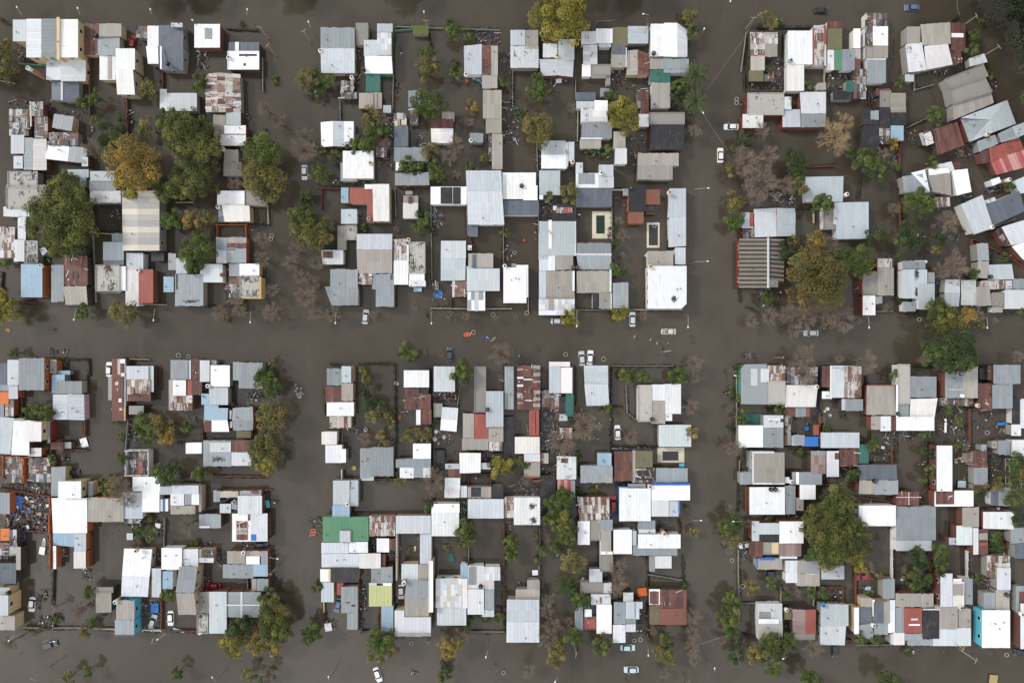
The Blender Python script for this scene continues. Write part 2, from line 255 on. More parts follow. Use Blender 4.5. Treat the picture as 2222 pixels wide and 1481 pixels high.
# survey of the place: one line per thing, positions read off the photograph, turned into metres by un(); the first house's lit and shaded gable slopes are coded white and grey
DATA = """
@0 0
h y large grey gabled house with pale yellow walls|lf5.6 112 172 226 360|ww6.6 228 165 360 500|ge6.6 360 163 492 495|yf6.9 492 150 518 520|we6.4 518 168 678 500|lw4 402 525 530 695|we4 530 525 745 705|Tw 240 590
h g dark barrel shaped shed with a pale ridge stripe|dw3 450 692 532 870|lf3.1 528 690 548 872|de3 540 690 688 880
h r roofless brick hut with pale roof beams|jf2.6 80 950 250 1180|jf2.8 255 885 375 1010|jf2.5 300 1010 415 1200|pf2.9 260 890 275 1100
h y small pale roof with dark streaks and ochre wall|gn3.4 470 990 642 1010 620 1140 452 1108
h g patched low roof crossed by a yellow plank|jf2.6 425 1150 680 1265
h r long white house of many small joined roofs|lf3 95 1172 210 1335|gw3.2 205 1195 285 1475|we3.2 285 1205 405 1478|lf3 118 1355 198 1465|wn3 405 1225 605 1262 590 1402 395 1380|gn3 605 1262 760 1290 745 1420 590 1402|lf2.8 710 1365 765 1445
h b tall white gabled house with unpainted brown walls|rf2.8 735 205 858 330|rf2.8 735 330 858 480|bf3.4 860 205 1055 318|gn3.6 850 322 1040 480|wf3.2 865 480 1005 695|Pb 935 482 970 690|wn5.6 1005 422 1172 606|ws5.6 1003 606 1155 606 1172 822 1018 822|Tk 828 305
h g slate blue roof with white side roof by street|jf2.8 1182 228 1280 330|wn4.2 1280 225 1378 403|ws4.2 1268 403 1372 403 1378 555 1285 555|dn4.3 1380 220 1590 403|ds4.3 1370 403 1592 403 1592 612 1395 608|wf4.8 1485 200 1585 235|Pw 1390 403 1405 600|Tk 1450 550
h g white L shaped roof with tank and grey rim|wn3.2 1388 775 1450 965|wn3.2 1450 808 1710 965|Tb 1668 935
t y 80 430 80
t y 20 590 125
t g 835 840 68
t g 745 885 70
t d 975 1180 125
t g 845 1050 45
t g 1040 1020 42
t y 1290 760 85
t b 810 1290 120
t o 1130 1400 200
t o 1250 1440 170
t y 1290 1110 95
t g 1440 1040 90
f r 775 485 775 1000
f r 1098 830 1105 1225
f r 1408 610 1410 770
f r 150 855 450 930
f e 165 548 400 568
f g 0 700 120 720
f k 0 165 110 235
l 147 63 190 130
l 675 72 695 130
l 1307 83 1318 120
D 160 370 225 520 8
D 80 870 450 1200 50
D 430 960 740 1260 40
D 780 1000 850 1220 8
D 1100 960 1150 1100 10
D 1110 330 1210 410 12
c r 80 1150 370
@370 0
h r white cabin with square hatch and white end wall|wf3.4 207 210 430 415|Pg 297 245 360 340
h k bright white flat roof with dark upper strip|df2.8 505 368 770 450|wf3 560 366 595 452|Wf3.2 500 450 770 605|Pk 595 470 750 488|Pk 633 550 655 573|Tw 503 500
h g big mottled rusty gabled roof at the street|zw3.8 302 645 405 632 412 975 305 975|ze3.8 405 630 606 645 615 975 412 975
h r brick house with white roofs and rounded tank|bf2.7 370 995 480 1185|lf3 482 975 610 1090|wn3.2 467 1090 655 1162|wn3.2 425 1148 655 1265|Tb 450 1292
h g small weathered grey shed under the olive tree|bf2.6 465 1300 590 1405|bf2.6 460 1405 618 1530
h b wide two slope grey roof with pale lower half|gn4.2 1303 240 1600 420|ls4.2 1303 420 1598 420 1600 635 1308 635
h r white hipped roof with grey right side|ww3.4 1305 1062 1408 1052 1412 1270 1310 1278|le3.4 1408 1052 1585 1055 1588 1278 1412 1270|Tw 1300 440
t y 1190 690 105
t g 1290 650 55
t g 1370 715 75
t g 1280 800 55
t b 1160 1300 145
t b 1160 1180 100
t G 150 1240 160
t g 250 720 80
t g 910 695 32
t g 605 205 25
t G 120 1150 180
t g 40 1060 110
t G 300 1300 170
t g 290 1120 100
t g 800 1320 165
t y 760 1420 150
t b 820 940 85
t b 930 1050 95
t g 1310 1310 40
t g 1420 1350 60
f g 795 500 800 790
f k 600 255 760 265
f k 490 250 600 262
f r 820 1120 822 1215
f g 1470 860 1475 1100
l 667 83 663 130
l 1197 190 1215 235
l 190 175 182 173
p 770 235
p 838 390
p 1152 265
D 225 420 330 600 40
D 1165 780 1405 860 15
D 620 980 700 1040 10
D 630 1270 700 1370 10
@740 0
h b mossy concrete slab roof on a narrow shed|cf2.8 128 200 235 392
h e white and blue sheet house with green side wall|lf3.4 313 207 448 280|qf3.3 313 283 438 482|lf3.2 198 348 314 486|ws3.5 205 487 440 487 450 640 210 640|ef2.4 215 642 340 800|Tk 190 595
h r weathered beige hut with rust lines by tree|bf2.6 155 805 255 945|bf2.6 255 805 355 945|Pr 282 810 288 930|Pr 312 812 318 945
h k flooded pergola hut with reddish lower roof|jf2.5 0 702 110 788|jf2.4 0 800 140 860|Tw 92 672
h g tiny pale blue shed at the lot corner|lf2.4 365 915 436 980
h g narrow dark shed with yellow boards on top|jf2.7 458 982 565 1090|df2.7 460 1090 582 1275|Py 525 1040 570 1085|Py 465 1050 492 1095
h g long steel grey roof below the dark shed|gf3 460 1280 760 1402|wf2.6 475 1400 530 1481
h g grey lean to half under the round tree|gf2.6 583 787 690 930|jf2.4 600 930 668 1080
h w white gable with rusty upper sheets|rf2.9 782 1035 975 1115|bf2.8 875 970 985 1038|ww3.1 780 1115 870 1115 870 1245 785 1235|we3.1 870 1115 975 1115 970 1240 870 1245
h w pale roof with brown rust stripe and blue pool|lf3.4 1067 400 1222 384 1222 648 1070 645|rf3.3 1222 392 1300 640|bf3.2 1300 400 1362 655|bf3 1225 655 1358 768|Tw 1085 645
h o long beige sheet roof beside orange wall|bf3.2 1232 785 1395 1028|bf3 1257 1025 1395 1157|bf2.8 1310 1160 1403 1470|jf2.4 1280 1165 1308 1400
h g small grey cube hut with round white tank|gf2.8 1118 1155 1235 1240|Tw 1128 1218
h w bright white L roof with blue grey neighbour|wf3 25 1055 110 1230|lf3 0 1230 40 1268|wf3.2 15 1310 282 1550|gf3.1 -5 1415 135 1570|Tb 252 1415
h k crumbling dark timber shed by the palms|jf2.4 303 1282 400 1365
t g 975 260 92
t g 1110 310 58
t g 740 470 85
t y 750 610 100
t g 755 925 135
t g 985 555 38
t g 1000 640 48
t b 745 540 110
t y 250 1010 90
t b 350 1030 90
t g 225 1230 95
t g 370 1150 70
t g 270 1120 70
t b 390 1250 70
t o 1140 930 60
t y 775 1310 80
t b 1000 1260 110
t b 940 1360 90
t g 570 1430 75
t g 820 1450 70
t g 1240 1375 40
t g 1150 1450 50
t g 670 1455 60
t g 1430 700 50
t b 1110 1060 55
t g 90 1280 60
h g olive hedge topped shelter with dark frame|ff2 622 222 760 300
f e 470 262 622 250
f k 765 300 790 420
f g 453 650 448 980
f g 470 230 1380 260
l 720 102 722 125
p 735 175
D 155 400 200 525 25
D 1160 250 1380 380 45
D 470 690 500 870 12
D 390 980 450 1200 40
D 1070 640 1230 750 14
D 650 1180 720 1275 18
D 990 1000 1070 1110 8
D 1390 440 1481 650 25
D 1400 880 1481 1250 50
D 500 360 530 490 4
D 0 800 140 860 15
D 120 640 160 800 12
D 330 1380 450 1481 14
b 1195 675 34 c
b 1090 705 14 o
@1110 0
h g pale white shed under the huge yellow willow|bf2.8 -10 262 232 400|lf2.9 -10 262 118 395|sf3.1 -10 400 235 590|Pb 120 395 232 425
h r white roof with black mould and brick wall below|sf3 272 380 398 500|bf2.4 285 490 420 515|sf3.2 405 340 545 525|lw3.4 235 515 400 515 400 655 260 662|le3.4 400 515 540 520 532 670 400 655|Ty 395 488
h w white corner shed joined to ribbed grey lean to|sf3 605 275 735 385|wf3.2 733 250 878 375|lf2.6 757 375 865 410|qh3 622 390 745 560|wf2.8 612 560 690 665|cf3 690 565 858 655|cf2.3 820 655 858 740
h b mossy flat roof beside rust striped gabled roof|mf3 875 238 1012 398|df2.9 868 398 985 475|bf2.9 865 475 995 585|bw3.4 1010 440 1095 432 1098 650 1000 655|Re3.4 1095 432 1195 470 1192 655 1095 652|Pw 990 415 1003 585
h g cream grey square roof touching a street lamp post|le3.2 1010 228 1188 380
h w great white ribbed roof with sliced corner|wf3.4 1208 208 1325 490|wf3.6 1325 200 1440 200 1440 495 1325 492|we3.6 1440 200 1527 260 1527 495 1440 495|bf3 1200 510 1295 600|gf3.1 1292 512 1540 600|gf3 1320 600 1540 632|ef2.7 1198 600 1378 718|df2.7 1198 655 1300 718|Tk 1238 460
h w cream oblong roof with corner tank near palms|bf3.2 1215 718 1378 940|Tg 1238 910
h g brown tarpaulin roof strip with white edges|rf2.6 1092 788 1190 868|rf2.6 1125 868 1192 985|gf2.3 1092 870 1122 935|wn2.8 1105 990 1192 1100|Pw 1092 786 1188 794
h r big black bitumen roof with mossy grey band|cf3.2 1198 980 1500 1080|kf3.2 1210 1082 1500 1300
h w patchy white roofs above a big grey slope|lf3 562 880 715 940|sf3.2 600 940 835 1060|wf3.3 718 872 836 960|Pw 705 960 830 1018|gs3.6 612 1062 872 1062 872 1200 605 1200|Pw 600 1196 790 1210|bf2.6 592 1212 778 1288
h g narrow pale concrete annex below the yellow tree|bf2.8 885 1142 990 1300
h w glossy white square canopy on dark posts|wf3.6 900 1288 1002 1425
h w pale twin slope roof with speckled white strip|ln3.6 260 1222 470 1222 472 1345 258 1345|ws3.6 258 1345 475 1345 478 1465 258 1465|sf3.5 470 1235 492 1450|lf3.3 492 1232 545 1400|Ty 532 1405
h g brownish wide roof with brick rim by white canopy|bn3.6 1098 1330 1452 1330 1452 1440 1098 1440|bs3.6 1098 1440 1400 1440 1400 1560 1095 1560
h g small slate shed with dark netting behind|df2.4 560 802 730 872|gf2.6 770 765 850 840
t Y 410 160 215
t Y 530 70 130
t Y 300 90 130
t g 215 680 55
t g 215 800 90
t g 280 790 55
t d 92 985 60
t y 240 1130 145
t y 180 1080 90
t g 870 825 62
t Y 975 1000 145
t d 1465 170 50
t b 520 940 60
t g 715 1330 35
t g 835 1310 45
t g 640 1310 25
t g 1440 750 55
t d 1430 850 55
f g 558 700 558 860
f b 580 880 572 1220
f g 220 1230 225 1481
f g 10 620 10 900
l 213 98 215 140
l 1145 122 1192 132
p 1185 220
x 385 685 435 722 w
D 285 670 520 730 25
D 340 770 410 835 6
D 790 660 860 730 10
D 870 590 1010 700 40
D 870 690 1080 780 14
D 1150 690 1190 790 8
D 0 840 60 1260 30
D 690 1290 880 1370 25
D 1000 1300 1100 1460 20
D 215 1290 255 1460 20
D 1030 1180 1200 1290 6
k 700 260 745 180
k 745 180 900 175
@1480 0
h k rusty patched strip house with dark fenced side|zf2.8 590 282 832 380|zf2.8 592 378 722 482|Rf2.7 595 485 718 612|mf2.6 580 612 708 708|bf2.8 720 375 828 495|jf2.3 715 645 795 708
h w broad bright white roof with red trimmed corner|wf3.3 918 268 1138 560|zf3.4 1142 220 1232 565|Pt 1133 240 1148 565|Pt 1232 220 1252 385|sf3.2 1232 385 1252 570|wf3.2 912 560 1060 790|bf2.8 1175 720 1250 782|Tg 945 525
h w green panelled roof between brown and grey sheets|mf2.8 1258 250 1390 430|rf2.5 1258 185 1405 245|qf2.9 1262 435 1320 610|PG 1322 432 1392 610|gf3 1392 430 1500 610
h t speckled beige roof with bright red wall|vf3 568 812 880 1000|wf3 525 992 705 1112|sf2.8 878 842 950 950|ln3 872 950 1030 1105
h r cream house half grey beside bare golden tree|wn3.6 1022 800 1250 798 1250 985 1035 985|gs3.6 1035 985 1250 985 1245 1105 1035 1105
h g black netted junk shelter near green panel|kf2.4 1310 790 1480 870|ef2.6 1425 700 1490 800
t y 745 180 85
t g 850 200 32
t y 60 165 90
t g 85 290 60
t P 130 645 115
t P 120 880 110
t g 1095 735 42
t g 735 605 32
t d 530 1210 85
t b 700 1130 100
t b 560 1400 180
t b 750 1350 110
t d 990 1390 110
t B 1330 1190 190
t B 1420 1060 120
t b 105 1140 80
t g 1455 1340 60
t g 20 740 60
f g 560 280 515 620
f k 650 240 900 240
f k 880 300 885 780
f k 545 640 545 790
f k 910 240 1140 240
f r 1090 1450 1330 1440
f b 1055 590 1240 590
f b 1238 590 1240 720
f r 870 1120 1150 1120
l 420 12 425 -20
l 193 250 180 275
l 182 980 130 920
p 628 150
k 210 790 520 360
k 520 360 620 180
k 185 990 400 1310
c k 0 1210 93
c w 0 430 1100
c w 90 335 1348
R 473 862
R 473 895
D 590 700 880 790 30
D 800 510 880 700 22
D 1250 610 1450 690 25
D 1260 740 1480 880 50
D 510 860 550 930 5
D 880 830 1000 960 6
@1852 0
h w white and clear sheet house with frame canopy|jf2.8 100 115 292 228|wf3 0 250 60 420|jf3.2 98 232 170 400|wf3.3 168 230 300 398|cf3 100 400 172 510|bf3.2 172 398 300 505|Rf2.8 0 425 62 600|gf3 118 515 282 720|wf3.1 112 508 282 520
h k black patchwork shack cluster with cream roof|jf2.7 0 600 108 860|rf2.5 195 770 320 830|cf2.6 230 790 320 930|be2.9 322 808 455 978|kf2.8 322 978 455 1090|uf2.8 322 1090 435 1222|kf2.8 225 930 318 1110|kf2.6 90 960 222 1085|kf2.6 85 1090 222 1300|jf2.5 222 1110 315 1250|Pg 148 960 220 1040
h g big olive grey slab beside white ridged roof|bf3.6 462 230 580 375|bn3.7 580 215 840 195 845 380 600 395|ws3.8 615 400 820 382 862 562 628 608|sf3.5 450 385 595 370 632 610 478 628|rf2.8 848 200 972 440|Pw 850 290 955 325|rf2.8 835 450 930 440 945 545 865 562
h g small corrugated hut above two fence posts|lf2.6 448 645 525 710
h g three stepped grey flat roofs at diagonal street|cf3.6 790 690 1120 560 1165 665 835 790|cf3.9 835 780 1140 680 1200 800 860 905|bf3.4 860 905 1190 780 1220 895 870 1040|wf2.6 1000 510 1135 465 1165 540 1010 580|Pw 900 900 1045 850 1050 880 900 925
h r grey hip roof with thin orange wall|ln3.7 930 1025 1335 870 1185 1040|le3.7 1335 870 1412 1075 1215 1150 1185 1040|ls3.7 1185 1040 1215 1150 1005 1235|gw3.7 930 1025 1185 1040 1005 1235|Ty 1165 1165
h g blue grey gable beyond the hip roof|gw3.6 1255 1160 1380 1100 1430 1200 1280 1240|le3.6 1380 1100 1500 1055 1500 1160 1420 1200|gf3 1075 1230 1230 1170 1260 1250 1090 1320
h k rusty brown slab with blue panels at the end|rf3 690 1120 900 1060 965 1260 730 1350|jf2.8 568 1165 650 1130 705 1245 600 1262|Pw 610 1165 670 1140 705 1240 630 1268
h r faded red tiled roof in two tones|tn3.4 1175 1290 1440 1195 1481 1300 1190 1400|Ts3.4 1185 1395 1481 1300 1540 1440 1240 1520|rf2.8 1100 1320 1170 1295 1200 1400 1115 1420
h w white roof of short steps by the dark yard|sf3 650 1450 850 1400 880 1481 700 1540|rf2.7 835 1430 925 1400 930 1481 850 1490
t g 700 1000 85
t g 1035 440 60
t g 1040 320 50
t D 1430 110 110
t D 1450 330 95
t g 1110 200 30
t g 675 1405 65
t b 930 1330 50
t g 100 1400 110
t o 340 1250 50
t g 430 720 45
t b 250 1340 80
t g 350 1440 50
t g 1190 660 35
f g 530 640 535 780
f g 535 780 690 735
f g 460 1110 640 1025
f r 410 1230 400 1481
f k 850 190 920 140
p 1270 400
p 1075 135
k 900 0 920 130
c b 0 511 66
D 640 590 840 640 20
D 460 1130 560 1260 18
D 100 760 220 920 30
D 1190 700 1240 800 10
D 930 1280 1100 1380 20
D 240 1330 390 1440 30
D 290 470 330 510 4
@0 370
h g mossy ruined concrete roof beside the largest tree|vf3 75 10 330 150|vf3 60 130 420 330|sf2.9 30 310 290 400|sf2.6 155 400 225 600
h g broken black and white patched roof under the tree|zf2.8 0 490 130 760|sf2.9 120 600 220 790|vf2.9 218 610 330 805|lf2.4 340 680 385 660 415 700 370 740
h g pale roof of bays with white patch below|ln3.4 780 5 990 5 1010 90 785 90|gf3.2 775 85 1010 175|sf3.2 782 175 1050 280
h g large striped barn roof half grey half cream|Hw5.2 1060 175 1195 175 1200 695 1065 695|He5.2 1195 175 1385 175 1385 695 1200 695
h g powder blue square roof left of barn|lf3 895 620 1075 780|gf2.8 972 545 1062 618|gf2.6 898 780 1075 818
h g blue grey sheet roof under leafy branch|lf3 540 -10 770 60|gf2.9 560 0 750 130|jf2.6 680 0 745 50
h o orange walled house with sky blue roof|uf3.8 182 812 368 1100|Tw 350 825
h g slate corrugated strip next to orange house|gf3 445 818 555 1140
h k rust brown striped roof in pale frames|rf2.9 558 740 760 998|kf2.6 640 670 755 735|Pw 625 740 637 998|Pw 562 880 755 888|Pw 562 934 755 941|Pw 562 830 755 837|bf3.2 547 1004 750 1004 762 1163 570 1163
h w pyramid white roof stained black at the peak|ln3.4 830 825 930 825 930 918 830 918|vf3.8 838 822 1040 1045|wf3.7 1040 830 1092 1040|Tr 930 840|ef2.8 845 1040 1020 1058
h w long white roof beside salmon red roof|wf3.3 1098 715 1245 860|wf3.3 1090 860 1205 1178|tf3.6=r 1205 858 1330 1150|Tw 1195 865
h k dark maroon box roof behind white beam|kf2.8 1315 710 1425 785
t G 570 280 200
t G 640 480 210
t G 430 420 200
t G 540 640 150
t G 700 330 130
t G 610 90 100
t g 470 90 50
t Y 70 1220 120
t Y 0 1130 110
t y 1090 1230 125
t g 720 1220 70
t Y 1130 140 120
t o 1250 60 150
t g 1450 180 100
t g 1460 420 70
t g 60 800 45
f r 790 220 800 560
f g 800 440 830 1140
f r 1400 280 1400 500
f r 5 1010 10 1060
f r 140 1140 300 1145
f b 830 540 970 550
f k 20 880 5 1060
f b 1250 1160 1440 1165
l 642 1292 665 1195
l 1333 1298 1345 1200
D 950 320 1060 500 16
D 40 130 420 400 60
D 310 660 450 810 20
D 20 500 330 800 50
D 820 280 1050 540 8
D 840 820 940 920 8
@370 370
h y white roof with yellow gable end and ribbed rear|wf3 405 175 645 300|cf2.9 648 172 825 302|gf2.6 415 305 470 445|wf3.6 445 297 685 305 692 440 470 445|Tw 410 315
h o roofless orange brick room joined to patchy roof|gf3 395 580 490 690|wf3 398 685 488 805|bf3.2 492 578 660 630|rf3.2 492 628 658 675|gf3.2 490 670 658 800|Pr 490 680 560 690
h y mossy dark roof edged in yellow at corner|gf3 508 808 598 920|wf3.2 598 808 772 912|vf3.2 608 915 775 1100|jf2.9 505 930 605 1105|rf2.9 515 1105 608 1160|Yf3.4 775 922 788 1110|Yf3.3 615 1100 788 1110
h w bright pale roof beside rusty tank and chairs|wf3.4 257 812 450 812 455 970 257 970|Tr 445 905
h g wide clean grey roof by the cross street|gf3.5 40 900 285 1175|Pk 48 900 62 1030|Pi 110 1122 250 1148|gf3.2 -20 718 48 860|lf3.2 48 758 160 895|uf2.6 -60 920 28 1055
h g green grey tilted roof beside the flooded crossroads|gf3.4 1388 855 1520 1018|gs3.3 1338 1010 1520 1010 1520 1172 1400 1172|wf3.2 1308 690 1500 690 1500 815 1320 815|Pr 1320 700 1410 760
t G 170 70 170
t G 60 150 110
t y 250 130 120
t y 800 90 170
t y 880 170 100
t b 560 120 85
t g 395 160 50
t o 180 430 95
t y 300 410 90
t g 40 430 100
t g 220 680 140
t g 220 810 90
t g 330 680 60
t b 290 540 80
t b 800 600 90
t b 800 770 95
t b 880 1040 85
t b 420 1220 90
t b 600 1210 90
t b 870 1230 110
t y 490 1290 30
t y 640 1180 25
t G 1160 420 130
t y 1210 560 140
t y 1330 520 110
t G 1130 520 100
t g 1280 650 60
t b 1080 690 80
t b 1050 800 90
t b 1270 800 85
t b 1120 920 90
t b 1230 980 120
t b 1170 1100 120
t b 1260 1240 90
t b 1400 1240 100
t g 1190 190 60
t g 1180 290 30
t g 1300 40 90
t b 300 130 70
f o 395 470 660 470
f o 400 470 402 580
f o 650 480 655 590
f b 840 310 848 460
f k 670 470 850 470
f b 50 275 190 275
f r 1290 150 1470 155
f r 1310 160 1308 330
f k 290 1175 640 1175
f k 1145 240 1150 300
f k 1175 300 1205 300
c w 90 1162 15
l 692 1316 698 1220
l 1432 1322 1438 1228
R 880 565
R 872 595
D 460 830 510 1050 20
D 510 930 605 1100 20
D 1370 60 1470 150 14
D 680 490 760 520 6
D 470 1060 520 1160 6
@740 370
h b terracotta terrace by white roof with cream wall|wf4.6 272 117 418 117 420 440 280 440|tf3.6 75 150 272 285|tf3.6 225 285 280 450|uf3 0 148 65 280|wf3.9 205 120 272 160|Tg 240 415
h w white square roof with white sheet strip left|lf3 0 335 138 462|bf2.6 -30 480 38 690|vf2.7 38 478 135 600|lf2.8 -20 690 20 815
h g big cream roof with strewn scrap pile below|ln4 138 550 445 550 445 685 135 685|bs4 135 685 445 685 445 892 142 892|zf3 150 892 270 990|gf2.8 270 892 302 1028|gf3.2 302 898 460 1182|Pr 430 905 448 950
h g wide slate roof left of the parked car|gf3.4 0 858 145 1020|gf3.4 0 1020 150 1170
h w long mossy white roof between lanes|zf3.1 457 595 570 780|wf3.2 457 780 585 990|wf3.2 570 640 590 890|vf3.4 590 622 728 892|wf3.4 592 892 725 955|sf3.3 590 955 735 1005|uf2.3 632 1012 700 1050|Ty 585 600
h w small pale box with rust strip on porch|bf2.7 540 220 670 290|wf3 538 280 668 415|Pr 585 225 620 290|gf2.3 560 180 620 210
h r steel blue strip roof over brick edge|gf3 468 20 765 15 768 125 468 132
h w white deck roof holding dark blue panels|wf3.1 778 140 1092 295|Pk 865 145 968 290|Pk 972 145 1040 292
h w tallest wide pale roof in the middle block|lf4.6 1083 0 1392 0 1400 180 1092 180|ls4.7 1092 180 1398 180 1418 470 1102 470|df2.6 1105 472 1188 570|wf2.4 1098 648 1135 692
h w long pale blue gable roof behind inflatable pool|ln3.6 868 610 1085 610 1085 762 866 762|ls3.6 866 762 1083 762 1080 955 866 955
h r ice blue roof with striped veranda to street|uf3.2 1092 850 1378 850 1378 1045 1092 1045|Pl 1092 850 1378 1045|wf2.9 1098 1048 1252 1215|Pg 1130 1048 1158 1120|Pg 1100 1122 1130 1210|Pg 1195 1048 1235 1120|Pl 1160 1048 1190 1220|bf3 1105 718 1322 845|Pd 1140 728 1175 845|zf2.8 965 960 1090 1095|lf3 1090 830 1160 850
h w bright white rectangular roof on raft side lot|wf3.3 1410 840 1610 840 1610 1150 1410 1150|Tw 1422 828
t g 700 450 90
t d 780 510 45
t g 690 360 35
t g 200 500 35
t g 1430 545 40
t b 1000 30 50
t g 840 30 80
t b 640 1170 50
t b 940 1250 50
t b 1080 1265 50
t b 1350 1280 35
t b 280 1250 50
t g 740 1262 22
t b 480 510 40
f g 780 300 790 960
f g 1090 300 1100 560
f g 1410 470 1412 800
f r 790 960 840 1030
f r 470 990 470 1180
f r 155 990 155 1180
f g 330 180 340 300
f r 955 1100 955 1195
f b 785 1195 950 1195
f b 950 1198 1100 1198
f b 1255 1200 1480 1198
f r 1110 560 1140 650
f g 470 160 475 400
h k sunken dark yard frame with bright blue pool|jf1.6 790 965 845 1030|Pk 792 970 840 1025
b 842 1070 40 u
c s 84 213 1268
l 785 1325 782 1225
R 1320 1250
B o 1098 1422
B b 1265 1447
R 1150 1405
D 320 930 390 1170 60
D 790 320 890 520 40
D 540 150 700 320 20
D 790 1040 920 1190 14
D 1420 640 1480 790 12
D 150 330 175 420 8
D 0 60 290 130 25
D 900 1230 1120 1300 6
@1110 370
h w dazzling white double roof above a slate lean to|wf3.3 -80 18 212 130|wf3.4 -80 130 100 248|wf3.3 100 130 225 258|df2.9 -90 258 238 388|Tk 88 130
h g tall pale steel roof beside small round bush|ls3.6 240 0 422 0 422 212 240 212|wf2.8 240 212 275 250
h g dark charcoal roof under a white framed box|wf3.6 558 22 757 150|Pg 580 25 722 118|lf3.6 757 50 888 150|lf3.8 557 -70 620 22|lf3.8 757 -50 885 50|ds3.4 562 148 872 148 872 312 556 312|Tw 780 20
h g enormous joined grey and white roofs at the roadside|lf3.6 240 440 555 740|Pw 555 440 560 740|lf3.5 235 555 320 770|lf3.5 238 770 322 868|Pw 320 670 348 868|Pw 348 700 380 868|bf3.5 382 740 535 860|ls3.4 238 870 300 870 300 1115 238 1115|bs3.4 300 870 532 870 550 1118 300 1118|qf3 236 1115 548 1255|Pw 236 1215 392 1255|Pb 322 1115 368 1212|wf3.7 320 430 350 680|Tk 538 842
h w pink grey roofs split by a white parapet|gn3.5 562 628 865 628 865 720 565 720|gs3.5 565 738 865 738 868 860 580 860|wf3.6 562 718 868 738|bs3.5 565 870 855 870 855 1062 565 1062|wf3.6 852 860 868 1055|wf3.7 530 870 548 1045|bf3 760 1062 855 1200|kf2.7 703 1062 758 1200|Pw 855 1062 870 1200|Tk 570 838
h t small rust red shed roofs over dark yard|jf2.6 385 320 530 370|Pt 450 320 530 368|rf2.6 465 448 548 490|kf2.4 355 290 560 440|tf2.5 245 472 290 515|wf2.5 360 308 395 345
h o black roof with two orange tiled wings|kf3.6 1015 145 1165 352|of3.4 1165 165 1290 295|of3.4 1018 358 1148 460|kf2.8 1165 295 1270 370|gf2.6 968 158 1015 218|Tk 1038 150
h w tall narrow pale roof along the side street|ln3.8 1370 155 1515 155 1515 405 1372 405|ls3.8 1372 405 1515 405 1515 655 1372 665|lf3 1420 668 1512 815|Ty 1372 190
h w blinding white corner block with clipped edge|wf4.6 1183 828 1520 828 1520 1155 1475 1200 1183 1200|Pi 1385 1080 1440 1145|bf3.4 1182 698 1405 830|Ty 1205 832
h g plain grey oblong roof between yellow bush and barns|gf3.2 878 972 1015 1195
h w snow white narrow roof near a white hoop|wf3.2 40 820 145 1100|Pi 68 980 98 1012|bf3 0 808 42 835
S 700 355 868 590 735 390 810 548 g
S 1175 452 1285 670 1192 470 1272 650 k
t g 325 232 40
t y 500 190 95
t b 965 560 70
t b 930 440 50
t g 910 860 60
t g 970 870 40
t Y 505 1270 85
t Y 950 1250 75
t b 1140 1260 60
t b 960 730 40
t b 35 1265 35
t b 430 380 30
t d 890 500 40
t d 885 620 40
f w 875 165 970 165
f g 872 200 872 970
f b 865 1205 1480 1210
f b 145 1100 145 1230
f g 235 390 235 560
f k 1172 950 1168 1200
f k 1365 180 1360 690
f g 560 1210 870 1210
f r 552 1045 552 1200
c w 90 1052 1290
c s 0 405 1305
c t 0 1365 1397
l 567 1350 567 1215
R 133 1235
R 25 712
R 1240 480
b 107 605 14 r
b 1165 738 12 w
D 245 250 350 440 35
D 560 360 600 420 4
D 880 160 1010 320 10
D 310 430 430 460 6
D 830 500 870 590 8
D 560 1070 700 1110 4
D 200 430 235 600 12
@1480 370
h t white corner house with red curved wall stripe|lf3.2 518 362 620 500|Pt 588 362 620 488|wn3.6 622 335 820 325 822 572 632 580|le3.6 822 325 980 328 985 568 825 572|Pl 882 362 985 472|jf2.6 528 500 628 585
h t dark timber ribbed barn roof by crossroads|Vw4 495 590 740 590 740 1018 492 1018|Pw 738 580 757 1020|Ve3.6 757 590 885 595 885 980 757 965|cf4.2 757 950 828 1010
h w pale square roof with round tank by its corner|lf3.3 1070 55 1402 50 1396 272 1078 268|Tw 1435 205
h w large misty white roof behind hazel hut|lf3.4 1320 278 1620 272 1622 588 1345 595|wf3.5 1318 325 1348 470|cf2.8 1228 310 1325 510
t y 450 270 90
t g 440 420 95
t b 690 120 190
t b 600 40 130
t b 640 240 100
t y 420 10 70
t b 900 130 110
t y 1030 170 80
t y 950 80 60
t g 1210 300 100
t g 1000 20 70
t O 1150 950 250
t y 1060 830 120
t o 1290 960 110
t d 930 710 100
t b 1180 620 110
t o 1150 620 100
t o 970 620 60
t b 1300 620 80
t g 1430 780 110
t g 740 1110 70
t b 600 1300 80
t b 760 1260 100
t b 900 1240 130
t b 1080 1280 140
t b 1260 1260 150
t b 1400 1300 140
t b 980 1380 90
f k 1000 330 1140 330
f b 1145 330 1148 450
f k 500 1020 510 1140
f k 555 1180 640 1215
f k 760 180 960 190
l 228 152 110 162
l 222 787 118 792
l 52 1358 52 1255
c s 0 1122 1410
D 770 180 970 310 40
D 1000 560 1330 700 20
D 700 1030 860 1190 14
D 650 1020 760 1120 8
@1852 370
h t muddy brown shack beside cream corrugated roof|cf2.8 78 880 205 1080|zf3 208 765 335 845|bf3 208 845 350 1085|wf2.8 80 1085 190 1255|gf2.5 190 1090 250 1155
h w large white sheet roof with branch shaped stains|gs3.4 425 785 625 785 625 870 425 860|lf3.4 425 860 640 1110|lf3.4 560 980 705 1205|Pi 525 845 570 945|Pi 535 1015 555 1090|gf2.6 430 1140 540 1225|gf2.8 640 885 705 975|wf3.2 530 780 640 800
h g faded green roof with snow like debris strip|ln3 795 945 925 945 925 1060 790 1060|ls3 790 1060 925 1060 915 1180 795 1180|sf2.7 935 950 1065 1170
